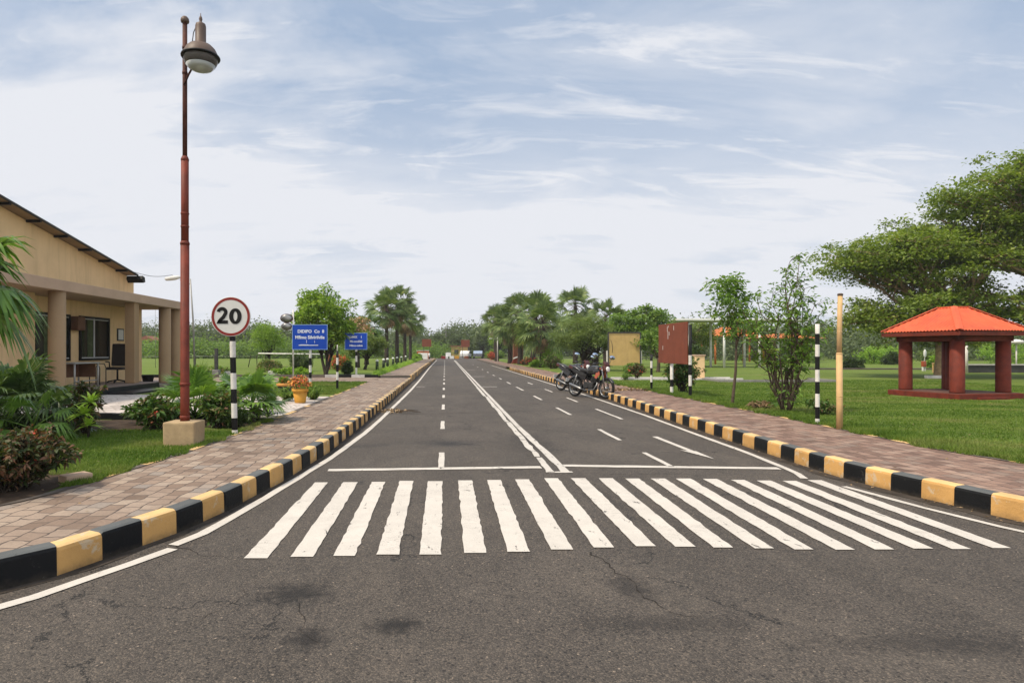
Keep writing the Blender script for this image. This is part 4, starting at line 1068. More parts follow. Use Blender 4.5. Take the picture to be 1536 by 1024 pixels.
for y, z, h_ in ((.35, 1.83, .14), (.3, 1.66, .22), (-.15, 1.85, .12), (.72, 1.3, .12), (.28, 1.9, .06), (.2, 1.7, .1)): MB().box((-.0195, y, z), (.003, .025, h_)).build('paint_streak', 'swhite', pn)
MB().box((.03, 0, 1.96), (.03, 2.2, .03)).build('frame_rail', 'dgrey', t)
pp = striped(t, 1.9, .042, [.3, .58, .85, 1.1], 'pblack'); pp.location = (.06, -1.12, 0)
pp = striped(t, 1.5, .045, [.2, .4], 'pwhite'); pp.location = (.07, .25, 0)
t = thing('ochre_board', 'blank ochre notice board with a dark frame standing on the right lawn', 'sign board', (10.25, 36, LZ))
p = MB().box((0, 0, 1.3), (1.77, .05, 1.86)).build('panel', 'ochre', t)
b = MB(); b.box((0, -.01, 2.26), (1.9, .1, .07)); b.box((-.92, -.01, 1.3), (.06, .09, 1.85)); b.box((.92, -.01, 1.3), (.06, .09, 1.85)); b.build('frame', 'dgrey', p)
for x in (-.97, .97): MB().box((x, .03, .6), (.09, .09, 1.25)).build('post', 'pwhite', t)
MB().tube([(-.7, -.03, 1.1), (-.68, -.03, 1.4), (-.72, -.03, 1.65), (-.78, -.03, 1.85)], .012, 5).build('cable', 'cable', t)
t = thing('bamboo_pole', 'plain jointed bamboo pole standing on the right lawn edge', 'pole', (6.13, 9.75, LZ))
b = MB(); b.tube([(0, 0, -.02), (0, .0, .4), (-.005, 0, 1.17)], [.046, .045, .044], 14); b.lathe([(.046, 1.16), (.047, 1.17), (.036, 1.185)], (-.005, 0, 0), 14); b.lathe([(.045, .5), (.048, .51), (.045, .52)], n=14)
b.build('lower_culm', 'bamboo', t)
b = MB(); b.tube([(-.005, 0, 1.15), (.0, 0, 1.6), (.01, 0, 2.08)], [.037, .036, .034], 14); b.lathe([(.0365, 1.5), (.039, 1.51), (.0365, 1.52)], n=14); b.build('upper_culm', 'bamboo', t)
MB().lathe([(.036, 2.07), (.041, 2.08), (.041, 2.1), (.02, 2.11), (.001, 2.11)], (.01, 0, 0), 14).build('cap', 'bark', t)
t = thing('gate_pillar', 'short beige rendered pillar on the right lawn behind the rusty board', 'pillar', (10.85, 26.9, LZ))
MB().box((0, 0, .5), (.38, .4, 1.0), bev=.015).build('shaft', 'wall', t); MB().box((0, 0, 1.02), (.44, .46, .06), bev=.015).build('cap_stone', 'beam', t)

# ================================================================== garden pavilion
pav = thing('garden_pavilion', 'red-columned garden pavilion with a bright orange hipped roof', 'pavilion', (13.46, 16.63, LZ), R(11))
b = MB(); b.box((0, 0, .06), (2.0, 2.0, .16), bev=.015); b.box((.0, -1.03, .02), (.9, .1, .07), bev=.01); b.build('platform', 'maroon', pav)
MB().box((0, 0, .143), (1.9, 1.9, .012)).build('floor', 'maroon_floor', pav)
for sx in (-1, 1):
    for sy in (-1, 1):
        b = MB(); b.lathe([(.165, .14), (.16, .2), (.155, 1.5)], n=22); b.build('column', 'maroon', pav, (sx * .715, sy * .715, 0))
b = MB(); b.lathe([(.14, .14), (.13, .2), (.13, 1.5)], n=18); b.build('column', 'maroon', pav, (.46, .42, 0))
b = MB()
for s in (-1, 1): b.box((s * .76, 0, 1.53), (.2, 1.72, .14)); b.box((0, s * .76, 1.532), (1.72, .2, .136))
b.build('ring_beam', 'maroon', pav)
e, zt, zb, ap, za = 1.1, 1.7, 1.6, .22, 2.34
b = MB()
sq = lambda r_, z: [(-r_, -r_, z), (r_, -r_, z), (r_, r_, z), (-r_, r_, z)]
b.add(sq(e, zb) + sq(e, zt) + sq(e - .02, zt + .002), [(0, 1, 5, 4), (1, 2, 6, 5), (2, 3, 7, 6), (3, 0, 4, 7), (3, 2, 1, 0), (4, 5, 9, 8), (5, 6, 10, 9), (6, 7, 11, 10), (7, 4, 8, 11)]); b.build('fascia', 'maroon', pav)
b = MB(); NS = 24                                                    # ribbed roof sheets
for k in range(4):
    mt = Matrix.Rotation(R(90 * k), 3, 'Z'); vs = []
    for i in range(NS * 2 + 1):
        u = -1 + i / NS; lift = .0 if i % 2 else .03
        vs.append(mt @ Vector((u * (e + .015), -(e + .015), zt + .012 + lift)))
        # ribs run straight up the slope and die at the hips
        xx = u * (e + .015)
        if abs(xx) <= ap: top = Vector((xx, -ap, za + lift))
        else:
            f = (e + .015 - abs(xx)) / (e + .015 - ap); top = Vector((xx, -abs(xx), zt + .012 + (za - zt - .012) * f + lift))
        vs.append(mt @ top)
    b.add(vs, [(2 * i, 2 * i + 2, 2 * i + 3, 2 * i + 1) for i in range(NS * 2)])
rf = b.build('roof', 'orange', pav)
b = MB(); b.box((0, 0, za + .022), (ap * 2 + .06, ap * 2 + .06, .035), bev=.012); b.build('ridge_cap', 'orange', rf)
for k in range(4):
    b = MB(); a = R(45 + 90 * k); c, s = math.cos(a) * math.sqrt(2), math.sin(a) * math.sqrt(2); w_ = Vector((-s, c, 0)).normalized() * .075
    p0, p1 = Vector((c * (e + .01), s * (e + .01), zt + .04)), Vector((c * ap, s * ap, za + .03)); u = Vector((0, 0, .022))
    b.add([p0 - w_, p0 + u, p0 + w_, p1 - w_, p1 + u, p1 + w_], [(0, 1, 4, 3), (1, 2, 5, 4)]); b.build('hip_cap', 'orange', rf)

# ================================================================== motorcycles
def motorcycle(label, loc, rz, lean):
    t = thing('motorcycle', label, 'motorcycle', loc, rz, 'motorcycles parked by the right kerb')
    RW = .3
    RY = Matrix.Rotation(R(90), 3, 'X')
    def wheel(x, steer=0):
        mt = Matrix.Rotation(steer, 3, 'Z') @ RY
        b = MB()
        prof = [(.222, -.018), (.232, -.026), (.24, -.02), (.24, .02), (.232, .026), (.222, .018)]; b.lathe(prof + prof[:1], (x, 0, RW), 28, 0, mt, cap=False)
        b.lathe([(.02, -.07), (.055, -.06), (.06, 0), (.055, .06), (.02, .07)], (x, 0, RW), 14, 0, mt)
        for k in range(14):
            a = k * math.pi / 7; s = .03 if k % 2 else -.03
            p0 = mt @ Vector((.05 * math.cos(a + .5), .05 * math.sin(a + .5), s)); p1 = mt @ Vector((.228 * math.cos(a), .228 * math.sin(a), 0))
            o = Vector((x, 0, RW)); b.tube([p0 + o, p1 + o], .0035, 4)
        wh = b.build('wheel', 'chrome', t)
        ty = MB(); prof = [(.238, -.03), (.262, -.043), (.285, -.035), (.298, -.014), (.3, 0), (.298, .014), (.285, .035), (.262, .043), (.238, .03)]
        ty.lathe(prof + prof[:1], (x, 0, RW), 32, 0, mt, cap=False); ty.build('tyre', 'tyre', wh)
        return wh
    wheel(.64); wheel(-.62)
    MB().lathe([(.02, -.06), (.1, -.05), (.105, .0), (.1, .04)], (-.62, 0, RW), 18, mt=RY).build('brake_drum', 'engine', t)
    b = MB()
    b.tube([(.47, 0, .92), (.4, 0, .78), (.28, 0, .46), (.1, 0, .27), (-.18, 0, .27), (-.28, 0, .42)], .022, 8)
    b.tube([(.45, 0, .86), (.2, 0, .72), (-.15, 0, .68), (-.72, 0, .8)], .02, 8)
    for s in (-1, 1):
        b.tube([(-.25, s * .09, .33), (-.62, s * .1, RW)], .02, 6); b.tube([(-.2, s * .11, .45), (-.5, s * .11, .72), (-.75, s * .09, .8)], .014, 6)
    b.build('frame', 'bikeblk', t)
    for s in (-1, 1):
        sp = MB(); sp.tube([(-.58, s * .13, .36), (-.47, s * .12, .68)], .022, 8)
        for k in range(7): sp.lathe([(.022, -.008), (.034, 0), (.022, .008)], (-.565 + .09 * k / 6, s * .13, .42 + .22 * k / 6), 8)
        sp.build('shock_absorber', 'chrome', t)
    b = MB(); b.box((.02, 0, .36), (.34, .24, .2), bev=.04); b.lathe([(.1, -.13), (.105, 0), (.1, .13)], (-.08, 0, .36), 16, mt=RY)
    for k in range(6): b.box((.13 + .02 * k, 0, .47 + .022 * k), (.19, .2, .01), rot=Matrix.Rotation(R(40), 3, 'Y'))
    b.box((.17, 0, .53), (.12, .12, .2), bev=.02, rot=Matrix.Rotation(R(40), 3, 'Y')); b.build('engine', 'engine', t)
    b = MB(); b.tube([(.26, -.06, .5), (.36, -.1, .42), (.28, -.14, .24), (0, -.16, .21), (-.2, -.17, .23)], .02, 8); b.tube([(-.18, -.17, .23), (-.24, -.175, .245), (-.66, -.19, .36), (-.7, -.19, .37)], [.022, .042, .05, .03], 12); b.build('exhaust', 'chrome', t)
    b = MB(); b.box((.12, 0, .83), (.52, .28, .27), bev=.1, taper=.75); b.box((.3, 0, .76), (.24, .3, .16), bev=.06); b.build('fuel_tank', 'bikeblk', t)
    for s in (-1, 1):
        b = MB(); b.add([(.42, s * .13, .8), (.48, s * .16, .7), (.38, s * .18, .56), (.29, s * .17, .6), (.32, s * .15, .74), (.4, s * .1, .76), (.36, s * .12, .58)], [(0, 1, 2, 3, 4), (0, 5, 6, 2, 1)]); b.build('shroud', 'bikeor', t)
        b = MB(); b.prism([(-.06, .66), (-.2, .74), (-.66, .86), (-.74, .82), (-.42, .62), (-.15, .5)], 'y', s * .1, s * .135); sd = b.build('side_panel', 'bikeblk', t)
        b = MB(); b.prism([(-.12, .66), (-.24, .73), (-.6, .83), (-.64, .81), (-.3, .66)], 'y', s * .136, s * .141); b.build('stripe', 'engine', sd)
        b = MB(); b.tube([(-.36, s * .1, .78), (-.55, s * .13, .88), (-.84, s * .1, .97)], .014, 6); b.build('grab_rail', 'chrome', t)
    b = MB(); b.box((-.18, 0, .8), (.42, .25, .09), bev=.04, rot=Matrix.Rotation(R(6), 3, 'Y')); b.box((-.53, 0, .85), (.4, .22, .09), bev=.04, rot=Matrix.Rotation(R(8), 3, 'Y')); b.build('seat', 'seat', t)
    b = MB(); b.box((-.8, 0, .89), (.22, .2, .1), bev=.035, rot=Matrix.Rotation(R(16), 3, 'Y')); tl = b.build('tail_cowl', 'bikered', t); MB().box((-.905, 0, .9), (.03, .14, .06), bev=.01).build('tail_light', 'sred', tl)
    b = MB(); A = [R(a) for a in range(20, 165, 14)]
    for x, r0, wd, nm, st in ((.64, .325, .09, 'front_mudguard', 0), (-.62, .335, .12, 'rear_mudguard', 0)):
        b = MB(); vs = []
        AA = [R(a) for a in (range(35, 160, 12) if x > 0 else range(45, 185, 12))]
        for a in AA:
            for s, dr in ((-1, -.03), (-.5, 0), (.5, 0), (1, -.03)): vs.append((x + (r0 + dr) * math.cos(a), s * wd / 2, RW + (r0 + dr) * math.sin(a)))
        b.add(vs, [(4 * i + j, 4 * i + j + 1, 4 * i + j + 5, 4 * i + j + 4) for i in range(len(AA) - 1) for j in range(3)], 0, True); b.build(nm, 'bikeblk', t)
    b = MB(); b.box((-.98, 0, .5), (.015, .17, .12)); b.build('number_plate', 'swhite', t)
    for s in (-1, 1): MB().tube([(.64, s * .085, RW), (.52, s * .085, .72), (.46, s * .085, .96)], [.026, .022, .02], 10).build('fork_leg', 'chrome', t)
    b = MB(); b.tube([(.36, -.36, .98), (.44, -.22, 1.03), (.46, -.06, .99), (.46, .06, .99), (.44, .22, 1.03), (.36, .36, .98)], .013, 8)
    for s in (-1, 1): b.tube([(.36, s * .36, .98), (.41, s * .26, 1.015)], .02, 8); b.tube([(.43, s * .24, 1.02), (.5, s * .3, .99), (.45, s * .38, .98)], .007, 5)
    b.build('handlebar', 'bikeblk', t)
    b = MB(); b.box((.56, 0, .88), (.15, .22, .2), bev=.06, rot=Matrix.Rotation(R(-20), 3, 'Y')); b.box((.55, 0, 1.02), (.05, .2, .14), bev=.02, rot=Matrix.Rotation(R(-35), 3, 'Y')); hd = b.build('headlamp_cowl', 'bikered', t)
    MB().lathe([(.085, 0), (.075, .025), (.04, .04), (.001, .045)], (.625, 0, .86), 18, mt=Matrix.Rotation(R(82), 3, 'Y')).build('headlight', 'lens', hd)
    for s in (-1, 1):
        st = MB().tube([(.42, s * .24, 1.02), (.43, s * .3, 1.13), (.41, s * .34, 1.22)], .008, 6).build('mirror_stem', 'bikeblk', t)
        mt = Matrix.Rotation(R(75), 3, 'Y') @ Matrix.Diagonal((.065, .11, 1))
        sh_ = MB().lathe([(.001, -.025), (.8, -.02), (1.0, 0), (1.0, .012)], (.42, s * .36, 1.24), 18, mt=mt).build('mirror_shell', 'bikeblk', st)
        MB().lathe([(1.0, .014), (.9, .03), (.001, .04)], (.42, s * .36, 1.24), 18, mt=mt).build('mirror_face', 'mirror', sh_)
        MB().lathe([(.001, -.035), (.025, -.02), (.028, .0), (.02, .03), (.001, .04)], (.5, s * .17, .86), 10, mt=Matrix.Rotation(R(90), 3, 'Y')).build('indicator', 'bikeor', t)
        MB().tube([(.0, s * .12, .26), (0, s * .27, .26)], .018, 8).build('footpeg', 'tyre', t)
    MB().tube([(.0, .1, .25), (-.05, .25, .02)], .012, 6).build('side_stand', 'bikeblk', t)
    t.rotation_euler = (lean, 0, rz)
    return t
mc = motorcycle('nearer motorcycle with orange shrouds, front wheel turned to the yellow-black kerb', (4.285, 18.7, .004), math.atan2(-1.05, .67), R(-7))
m2 = place(mc, (4.35, 21.5, .004), 0, 'second motorcycle parked just behind the nearer one and partly hidden by it'); m2.rotation_euler = (R(-8), 0, math.atan2(-1.05, .6))

# ================================================================== pots and small things on the left
def potted(name, label, loc, r, h, mp, mr, seed, leafm, fl, crown):
    t = thing(name, label, 'flower pot', loc, 0, 'flower pots beside the left sidewalk')
    b = MB().lathe([(r * .66, 0), (r * .7, .02), (r * .93, h * .8), (r * .93, h * .8)], n=20).build('pot', mp, t)
    MB().lathe([(r * .94, h * .79), (r * 1.06, h * .82), (r * 1.06, h), (r * .92, h), (r * .9, h * .9), (.001, h * .88)], n=20).build('rim', mr, b)
    rng = np.random.default_rng(seed)
    C = clumps((0, 0, h + crown * .55), (crown, crown, crown * .62), 26, rng, .5, -.5); P, O = puff(C, 34, crown * .28, rng, .9)
    mi = (rng.random(len(P)) < fl).astype(int)
    rawmesh('plant', leaf_quads(P, .06, rng, .5, .55, O), 4, [leafm, 'lf_flower'], t, mi)
    return t
potted('flower_pot', 'yellow tapered pot with a bushy red-flowered plant by the sidewalk', (-3.4, 14.6, LZ), .18, .33, 'pot', 'pot', 3, 'lf_crotongreen', .6, .24)
potted('flower_pot', 'dark green pot with an orange rim behind the yellow pot', (-4.28, 16.6, LZ), .2, .36, 'pot_dark', 'rim_or', 5, 'lf_mid', .1, .12)
b = MB(); b.box((0, 0, .045), (2.6, .12, .13), bev=.012); b.box((-1.9, .05, .045), (1.2, .12, .13), bev=.012)
tag(b.build('planter_edging', 'dark_tile', None, (-4.6, 11.1, LZ)), 'low black tiled edging between the shrubs and the pale paving', 'edging')
b = MB(); b.box((0, 0, .05), (.24, .17, .13), bev=.02); tag(b.build('stone_block', 'beam', None, (-3.46, 5.85, LZ - .045)), 'loose grey stone block at the corner of the red shrub bed', 'stone')
bpy.data.objects['stone_block'].rotation_euler = (0, 0, R(55))
t = thing('grey_gatepost', 'dark grey square post on a pale base across the side path', 'post', (-10.6, 28.9, .26)); MB().box((0, 0, .75), (.13, .13, 1.0)).build('shaft', 'dgrey', t); MB().box((0, 0, .12), (.3, .3, .3), bev=.02).build('base', 'cgrey', t)
for x, y, lb in ((-8.3, 30, 'grey stone block on the grass beyond the side path'), (-10.1, 29.2, 'white stone block beside the dark grey post')):
    tag(MB().box((0, 0, .08), (.42, .22, .2), bev=.03).build('stone_block', 'kwhite', None, (x, y, .26)), lb, 'stone')
for i, x in enumerate((-17.6, -16.4, -15.3, -13.9, -13.4, -12.9, -12.4, -18.9, -20.2, -21.4)):
    ln = .18 if i == 3 else random.uniform(-.03, .03)
    tag(MB().tube([(0, 0, -.02), (ln * .5, 0, .4), (ln, 0, .82)], .028, 6).build('fence_post', 'bark_dark', None, (x, 44 + .4 * (i % 3), .26)), 'thin dark wooden fence post in the field behind the speed sign', 'fence post', 'fence posts in the field')
b = MB(); b.tube([(-22, 44, .98), (-17, 44.2, 1.02), (-12.4, 44, 1.0)], .01, 4); tag(b.build('fence_wire', 'tubegrey'), 'single pale wire running along the field fence posts', 'wire')
t = thing('barrier_boom', 'long pale horizontal barrier pole near the round dark bush', 'barrier', (-9.2, 38, .26)); MB().tube([(-2.2, 0, .98), (2.4, 0, .92)], .04, 8).build('boom', 'pwhite', t); MB().box((2.1, 0, .45), (.16, .16, .95)).build('post', 'brick', t)
rr = random.Random(8)
for i in range(7):                                                 # row of small posts along the left lawn
    y = 37.7 + i * 3.1 + i * i * .25 + rr.uniform(-.5, .5); x = -4.12 - i * .02
    t = thing('garden_post', 'low dark post with a white cap in the row on the left lawn', 'post', (x, y, .26), group='white-capped posts on the left lawn')
    MB().tube([(0, 0, 0), (0, 0, .5)], [.1, .085], 10).build('shaft', 'pot_dark', t); MB().lathe([(.085, .5), (.1, .53), (.1, .57), (.05, .62), (.001, .63)], n=12).build('cap', 'white', t)
# ------------------------------------------------ the far end of the road
for x, y, lb in ((-2.95, 95.5, 'far brown billboard left of the road end'), (3.15, 102, 'far brown billboard right of the road end')):
    t = thing('billboard', lb, 'billboard', (x, y, .2), group='brown billboards at the road end')
    MB().box((0, 0, 2.4), (1.4, .08, 1.15)).build('panel', 'rust', t)
    for s in (-.45, .45): MB().tube([(s, .06, 0), (s, .06, 2.6)], .04, 6).build('post', 'dgrey', t)
t = thing('gate_cabin', 'small ochre cabin with a brown roof beyond the road end on the right', 'cabin', (2.6, 121, 0)); MB().box((0, 0, 1.1), (3.2, 2.2, 2.2)).build('wall', 'ochre', t); MB().box((0, 0, 2.28), (3.7, 2.7, .16)).build('roof', 'brick', t); MB().box((-.6, -1.11, 1.2), (.8, .04, .8)).build('window', 'pane', t)
t = thing('gate_wall', 'low orange-brown wall below the far left billboard', 'wall', (-3.6, 98, .0)); MB().box((0, 0, .7), (1.9, .3, 1.4)).build('face', 'orange2', t); MB().box((0, 0, 1.43), (2.0, .4, .07)).build('coping', 'white', t)
tag(MB().box((0, 0, .45), (1.3, .3, .9), bev=.03).build('barrier_block', 'white', None, (-3.2, 87, .2)), 'white concrete barrier block at the far end of the left lawn', 'barrier')
t = thing('white_bollard', 'slim white bollard with a dark foot beside the white barrier block', 'bollard', (-2.3, 86, .27)); MB().tube([(0, 0, .3), (0, 0, .8)], .12, 8).build('shaft', 'white', t); MB().tube([(0, 0, 0), (0, 0, .31)], .1, 8).build('foot', 'black', t)
for i, (x, mt, lb) in enumerate(((-.45, 'sred', 'red and white block at the left of the road-end row'), (.0, 'white', 'white block second in the road-end row'), (1.0, 'white', 'pale block beside the yellow one across the road end'), (1.9, 'pot', 'yellow block in the row across the road end'), (2.7, 'cgrey', 'grey block in the row across the road end'), (3.6, 'brick', 'brown block at the right of the road-end row'))):
    tag(MB().box((0, 0, .25), (.75, .35, .5), bev=.04).build('road_block', mt, None, (x, 109 + (i % 2) * .5, .0)), lb, 'barrier block', 'blocks across the road end')
t = thing('keep_left_sign', 'white round-topped board standing on the row of road-end blocks', 'sign', (.4, 109.6, 0)); MB().box((0, 0, .75), (.9, .08, .7), bev=.035).build('panel', 'white', t); MB().box((0, .05, .3), (.1, .06, .6)).build('post', 'dgrey', t)
t = thing('utility_pole', 'distant utility pole with crossarms above the trees at the road end', 'utility pole', (0, 150, 0)); MB().tube([(0, 0, 0), (0, 0, 7.4)], [.16, .1], 8).build('pole', 'cgrey', t)
for z, wd in ((6.6, 1.7), (5.9, 1.1)): MB().box((0, -.1, z), (wd, .1, .1)).build('crossarm', 'dgrey', t)
def car(label, loc, mt, rz):
    t = thing('parked_car', label, 'car', loc, rz, 'cars parked beyond the road end')
    MB().prism([(-2, .35), (2, .35), (2.05, .75), (1.1, .9), (.6, 1.4), (-1.0, 1.42), (-1.6, .95), (-2.05, .9)], 'y', -.8, .8).build('body', mt, t)
    MB().prism([(1.02, .92), (.58, 1.34), (-.95, 1.35), (-1.42, .96)], 'y', -.81, .81).build('window', 'pane', t)
    for x in (-1.25, 1.25):
        for s in (-1, 1): MB().lathe([(.05, -.1), (.32, -.1), (.32, .1), (.05, .1)], (x, s * .74, .32), 14, mt=Matrix.Rotation(R(90), 3, 'X')).build('wheel', 'tyre', t)
car('far white car parked on the right of the road end', (3.6, 114, 0), 'white', R(80)); car('far pale blue car parked right of the white one', (5.9, 115, 0), 'mirror', R(85))
t = thing('light_pole', 'slim pale light pole with two small lamps by the right palms', 'street lamp', (5.35, 65, .18)); MB().tube([(0, 0, 0), (0, 0, 3.1)], [.06, .045], 8).build('pole', 'pwhite', t)
for dx, z in ((.5, 2.85), (-.7, 2.5)): a_ = MB().tube([(0, 0, z - .1), (dx * .6, 0, z)], .02, 5).build('arm', 'tubegrey', t); MB().box((dx, 0, z), (.32, .2, .1), bev=.03).build('lamp_head', 'white', a_)
t = thing('brick_kiosk', 'narrow brown brick kiosk with a white slab roof among the right palms', 'kiosk', (7.35, 64, .18)); MB().box((0, 0, 1.3), (.95, .9, 2.6)).build('wall', 'brick', t); MB().box((0, 0, 2.66), (1.25, 1.2, .12)).build('roof', 'white', t); MB().box((.1, -.46, .6), (.35, .03, 1.0)).build('door', 'ochre', t)
t = thing('pale_board', 'pale grey board on posts behind the right palm trunks', 'sign board', (8.0, 58.5, .18)); MB().box((0, 0, 2.1), (1.05, .06, .85)).build('panel', 'alu', t)
for s in (-.4, .4): MB().tube([(s, .05, 0), (s, .05, 2.4)], .035, 6).build('post', 'tubegrey', t)
t = thing('planter_tub', 'dark red sloping planter tub at the edge of the right sidewalk', 'planter', (6.75, 60, .18)); MB().prism([(-.5, 0), (.45, 0), (.5, .75), (-.25, .45)], 'y', -.35, .35).build('tub', 'maroon', t); MB().prism([(-.28, .45), (.5, .76), (.5, .83), (-.3, .52)], 'y', -.38, .38).build('rim', 'white', t)
# ------------------------------------------------ beyond the right lawn
def canopy(name, label, loc, wd, dp, h, th, mroof, mpost, hip=0, n=2):
    t = thing(name, label, 'shelter', loc)
    b = MB()
    if hip: b.add([(-wd / 2, -dp / 2, h), (wd / 2, -dp / 2, h), (wd / 2, dp / 2, h), (-wd / 2, dp / 2, h), (-wd * .12, 0, h + hip), (wd * .12, 0, h + hip)], [(0, 1, 5, 4), (2, 3, 4, 5), (1, 2, 5), (3, 0, 4), (3, 2, 1, 0)])
    else: b.box((0, 0, h + th / 2), (wd, dp, th), bev=.04)
    b.build('roof', mroof, t)
    for i in range(n):
        x = -wd * .4 + wd * .8 * i / (n - 1)
        for y in (-dp * .38, dp * .38): MB().tube([(x, y, 0), (x, y, h + .02)], .09, 8).build('post', mpost, t)
    return t
canopy('flat_canopy', 'long flat white canopy behind the young trees on the right lawn', (21.2, 46, LZ), 9.5, 3, 3.35, .16, 'white', 'white', n=4)
canopy('garden_shelter', 'orange-roofed shelter seen behind the slender bare-trunked young tree', (26.3, 58, LZ), 5, 4, 2.55, .1, 'orange2', 'orange2', .9)
canopy('garden_shelter', 'wide orange-roofed shelter behind the multi-stemmed young tree', (36.6, 68, LZ), 7.2, 4, 2.55, .1, 'orange2', 'orange2', .55)
t = thing('garden_lamp', 'garden lamp with a white mushroom head right of the pavilion', 'garden lamp', (32.8, 36, LZ)); MB().tube([(0, 0, 0), (0, 0, 1.62)], .035, 8).build('pole', 'pwhite', t); MB().lathe([(.04, 1.6), (.25, 1.62), (.38, 1.7), (.28, 1.82), (.001, 1.88)], n=16).build('lamp_head', 'white', t)
t = thing('low_wall', 'low dark wall with a pale coping behind the pavilion', 'wall', (31.2, 35, LZ)); MB().box((0, 0, .2), (5.6, .3, .42)).build('face', 'dgrey', t); MB().box((0, 0, .44), (5.7, .4, .06)).build('coping', 'kwhite', t)
tag(MB().tube([(0, 0, 0), (0, 0, 1.5)], [.075, .07], 8).build('white_post', 'pwhite', None, (28.6, 34.4, LZ)), 'plain white post seen between the pavilion columns', 'post')
t = thing('litter_bin', 'small orange bin on pale legs seen under the pavilion roof', 'bin', (29, 38, LZ)); MB().box((0, 0, .42), (.2, .2, .34), bev=.03).build('bin', 'bikeor', t)
for s in (-.06, .06): MB().box((s, 0, .12), (.05, .1, .25)).build('leg', 'white', t)
t = thing('wooden_stool', 'orange-brown open frame stool by the pale tree trunk', 'stool', (27.2, 34.6, LZ)); MB().box((0, 0, .52), (.42, .36, .05)).build('seat', 'bamboo', t)
for x in (-.17, .17):
    for y in (-.14, .14): MB().box((x, y, .26), (.05, .05, .5)).build('leg', 'bamboo', t)
for x, lb in ((28.9, 'white oval marker on a thin post, the left one under the pavilion roof'), (30.2, 'white oval marker on a thin post, the right one under the pavilion roof')):
    t = thing('marker_sign', lb, 'marker', (x, 39.5, LZ)); MB().tube([(0, 0, 0), (0, 0, .9)], .02, 6).build('post', 'tubegrey', t); MB().lathe([(.001, -.012), (.95, -.01), (1, 0), (.95, .01), (.001, .012)], (0, -.03, 1.05), 18, mt=Matrix.Rotation(R(90), 3, 'X') @ Matrix.Diagonal((.1, .26, 1))).build('plate', 'white', t)
b = MB(); b.box((0, 0, .06), (1.5, .2, .14), bev=.02); tag(b.build('edging_stone', 'kwhite', None, (21.9, 27.6, LZ)), 'pale edging stone at the foot of the pale tree trunk', 'stone')
t = thing('field_hut', 'tiny pink hut at the far edge of the left field', 'hut', (-52, 110, .1)); MB().box((0, 0, 1.5), (3.4, 3, 3)).build('wall', 'lampbrown', t); MB().prism([(-2, 3), (2, 3), (0, 3.9)], 'y', -1.8, 1.8).build('roof', 'brick', t); MB().box((.2, -1.52, 1.6), (.9, .04, .8)).build('window', 'pane', t)
# ================================================================== grass
def grass(name, regions, n, seed, h, zl, keep=None):
    rng = np.random.default_rng(seed); out = []
    for (x0, x1, y0, y1), k in regions:
        P = np.stack([rng.uniform(x0, x1, k), y0 + (y1 - y0) * rng.random(k) ** 1.5], 1); out.append(P)
    P = np.concatenate(out)
    if keep is not None: P = P[keep(P)]
    k = len(P); a = rng.uniform(0, 6.283, k); hh = h * rng.uniform(.5, 1.25, k); wd = .0032 + .0006 * P[:, 1]
    V = np.empty((k, 3, 3)); cz = zl - .004
    V[:, 0] = np.stack([P[:, 0] - np.cos(a) * wd, P[:, 1] - np.sin(a) * wd, np.full(k, cz)], 1); V[:, 1] = np.stack([P[:, 0] + np.cos(a) * wd, P[:, 1] + np.sin(a) * wd, np.full(k, cz)], 1)
    b_ = rng.uniform(0, 6.283, k); t = rng.uniform(.2, 1.0, k) * hh
    V[:, 2] = np.stack([P[:, 0] + np.cos(b_) * t, P[:, 1] + np.sin(b_) * t, cz + hh], 1)
    return struct(rawmesh(name, V.reshape(-1, 3), 3, 'blade'), 'stuff')
ORy = np.array([p[1] for p in OR]); ORx = np.array([p[0] for p in OR]); OLy = np.array([p[1] for p in OL]); OLx = np.array([p[0] for p in OL])
def in_pav(P): return (np.abs(P[:, 0] - 13.46) + np.abs(P[:, 1] - 16.63) < 1.75)
rngk = np.random.default_rng(99)
grass('grass', [((6.0, 20, 5.8, 26), 300000)], 0, 21, .03, LZ, lambda P: (P[:, 0] > np.interp(P[:, 1], ORy, ORx) + .05) & (P[:, 0] < 1.25 * P[:, 1] + 1) & ~in_pav(P) & (rngk.random(len(P)) < np.clip(14 / P[:, 1], .25, 1)))
grass('grass', [((6.05, 6.75, 6.5, 20), 26000)], 0, 22, .07, LZ, lambda P: (P[:, 0] > np.interp(P[:, 1], ORy, ORx) + .045))
def soil(P): return ((P[:, 0] < -3.4) & (P[:, 1] > 4.5) & (P[:, 1] < 6.1) & (P[:, 0] + 3.5 < (6.1 - P[:, 1]) * .4)) | ((P[:, 1] > 9.6) & (P[:, 0] > -7.6))
grass('grass', [((-8.5, -3.0, 4.2, 10.9), 120000)], 0, 23, .036, LZ, lambda P: (P[:, 0] < np.interp(P[:, 1], OLy, OLx) - .05) & ~soil(P))
grass('grass', [((5.95, 6.5, 5.9, 24), 30000)], 0, 25, .06, LZ, lambda P: (P[:, 0] > np.interp(P[:, 1], ORy, ORx) - .03 + .07 * np.sin(P[:, 1] * 7.3) * np.sin(P[:, 1] * 2.9)) & (P[:, 0] < np.interp(P[:, 1], ORy, ORx) + .12))
grass('grass', [((-3.9, -2.95, 5.6, 11), 22000)], 0, 26, .05, LZ, lambda P: (P[:, 0] < np.interp(P[:, 1], OLy, OLx) + .03 + .06 * np.sin(P[:, 1] * 8.3) * np.sin(P[:, 1] * 3.1)) & (P[:, 0] > np.interp(P[:, 1], OLy, OLx) - .1))
rng = np.random.default_rng(61)                                     # fallen leaves on grass, pavers and along the kerbs
k = 900; y_ = 4 + 22 * rng.random(k) ** 1.4; sd_ = rng.random(k)
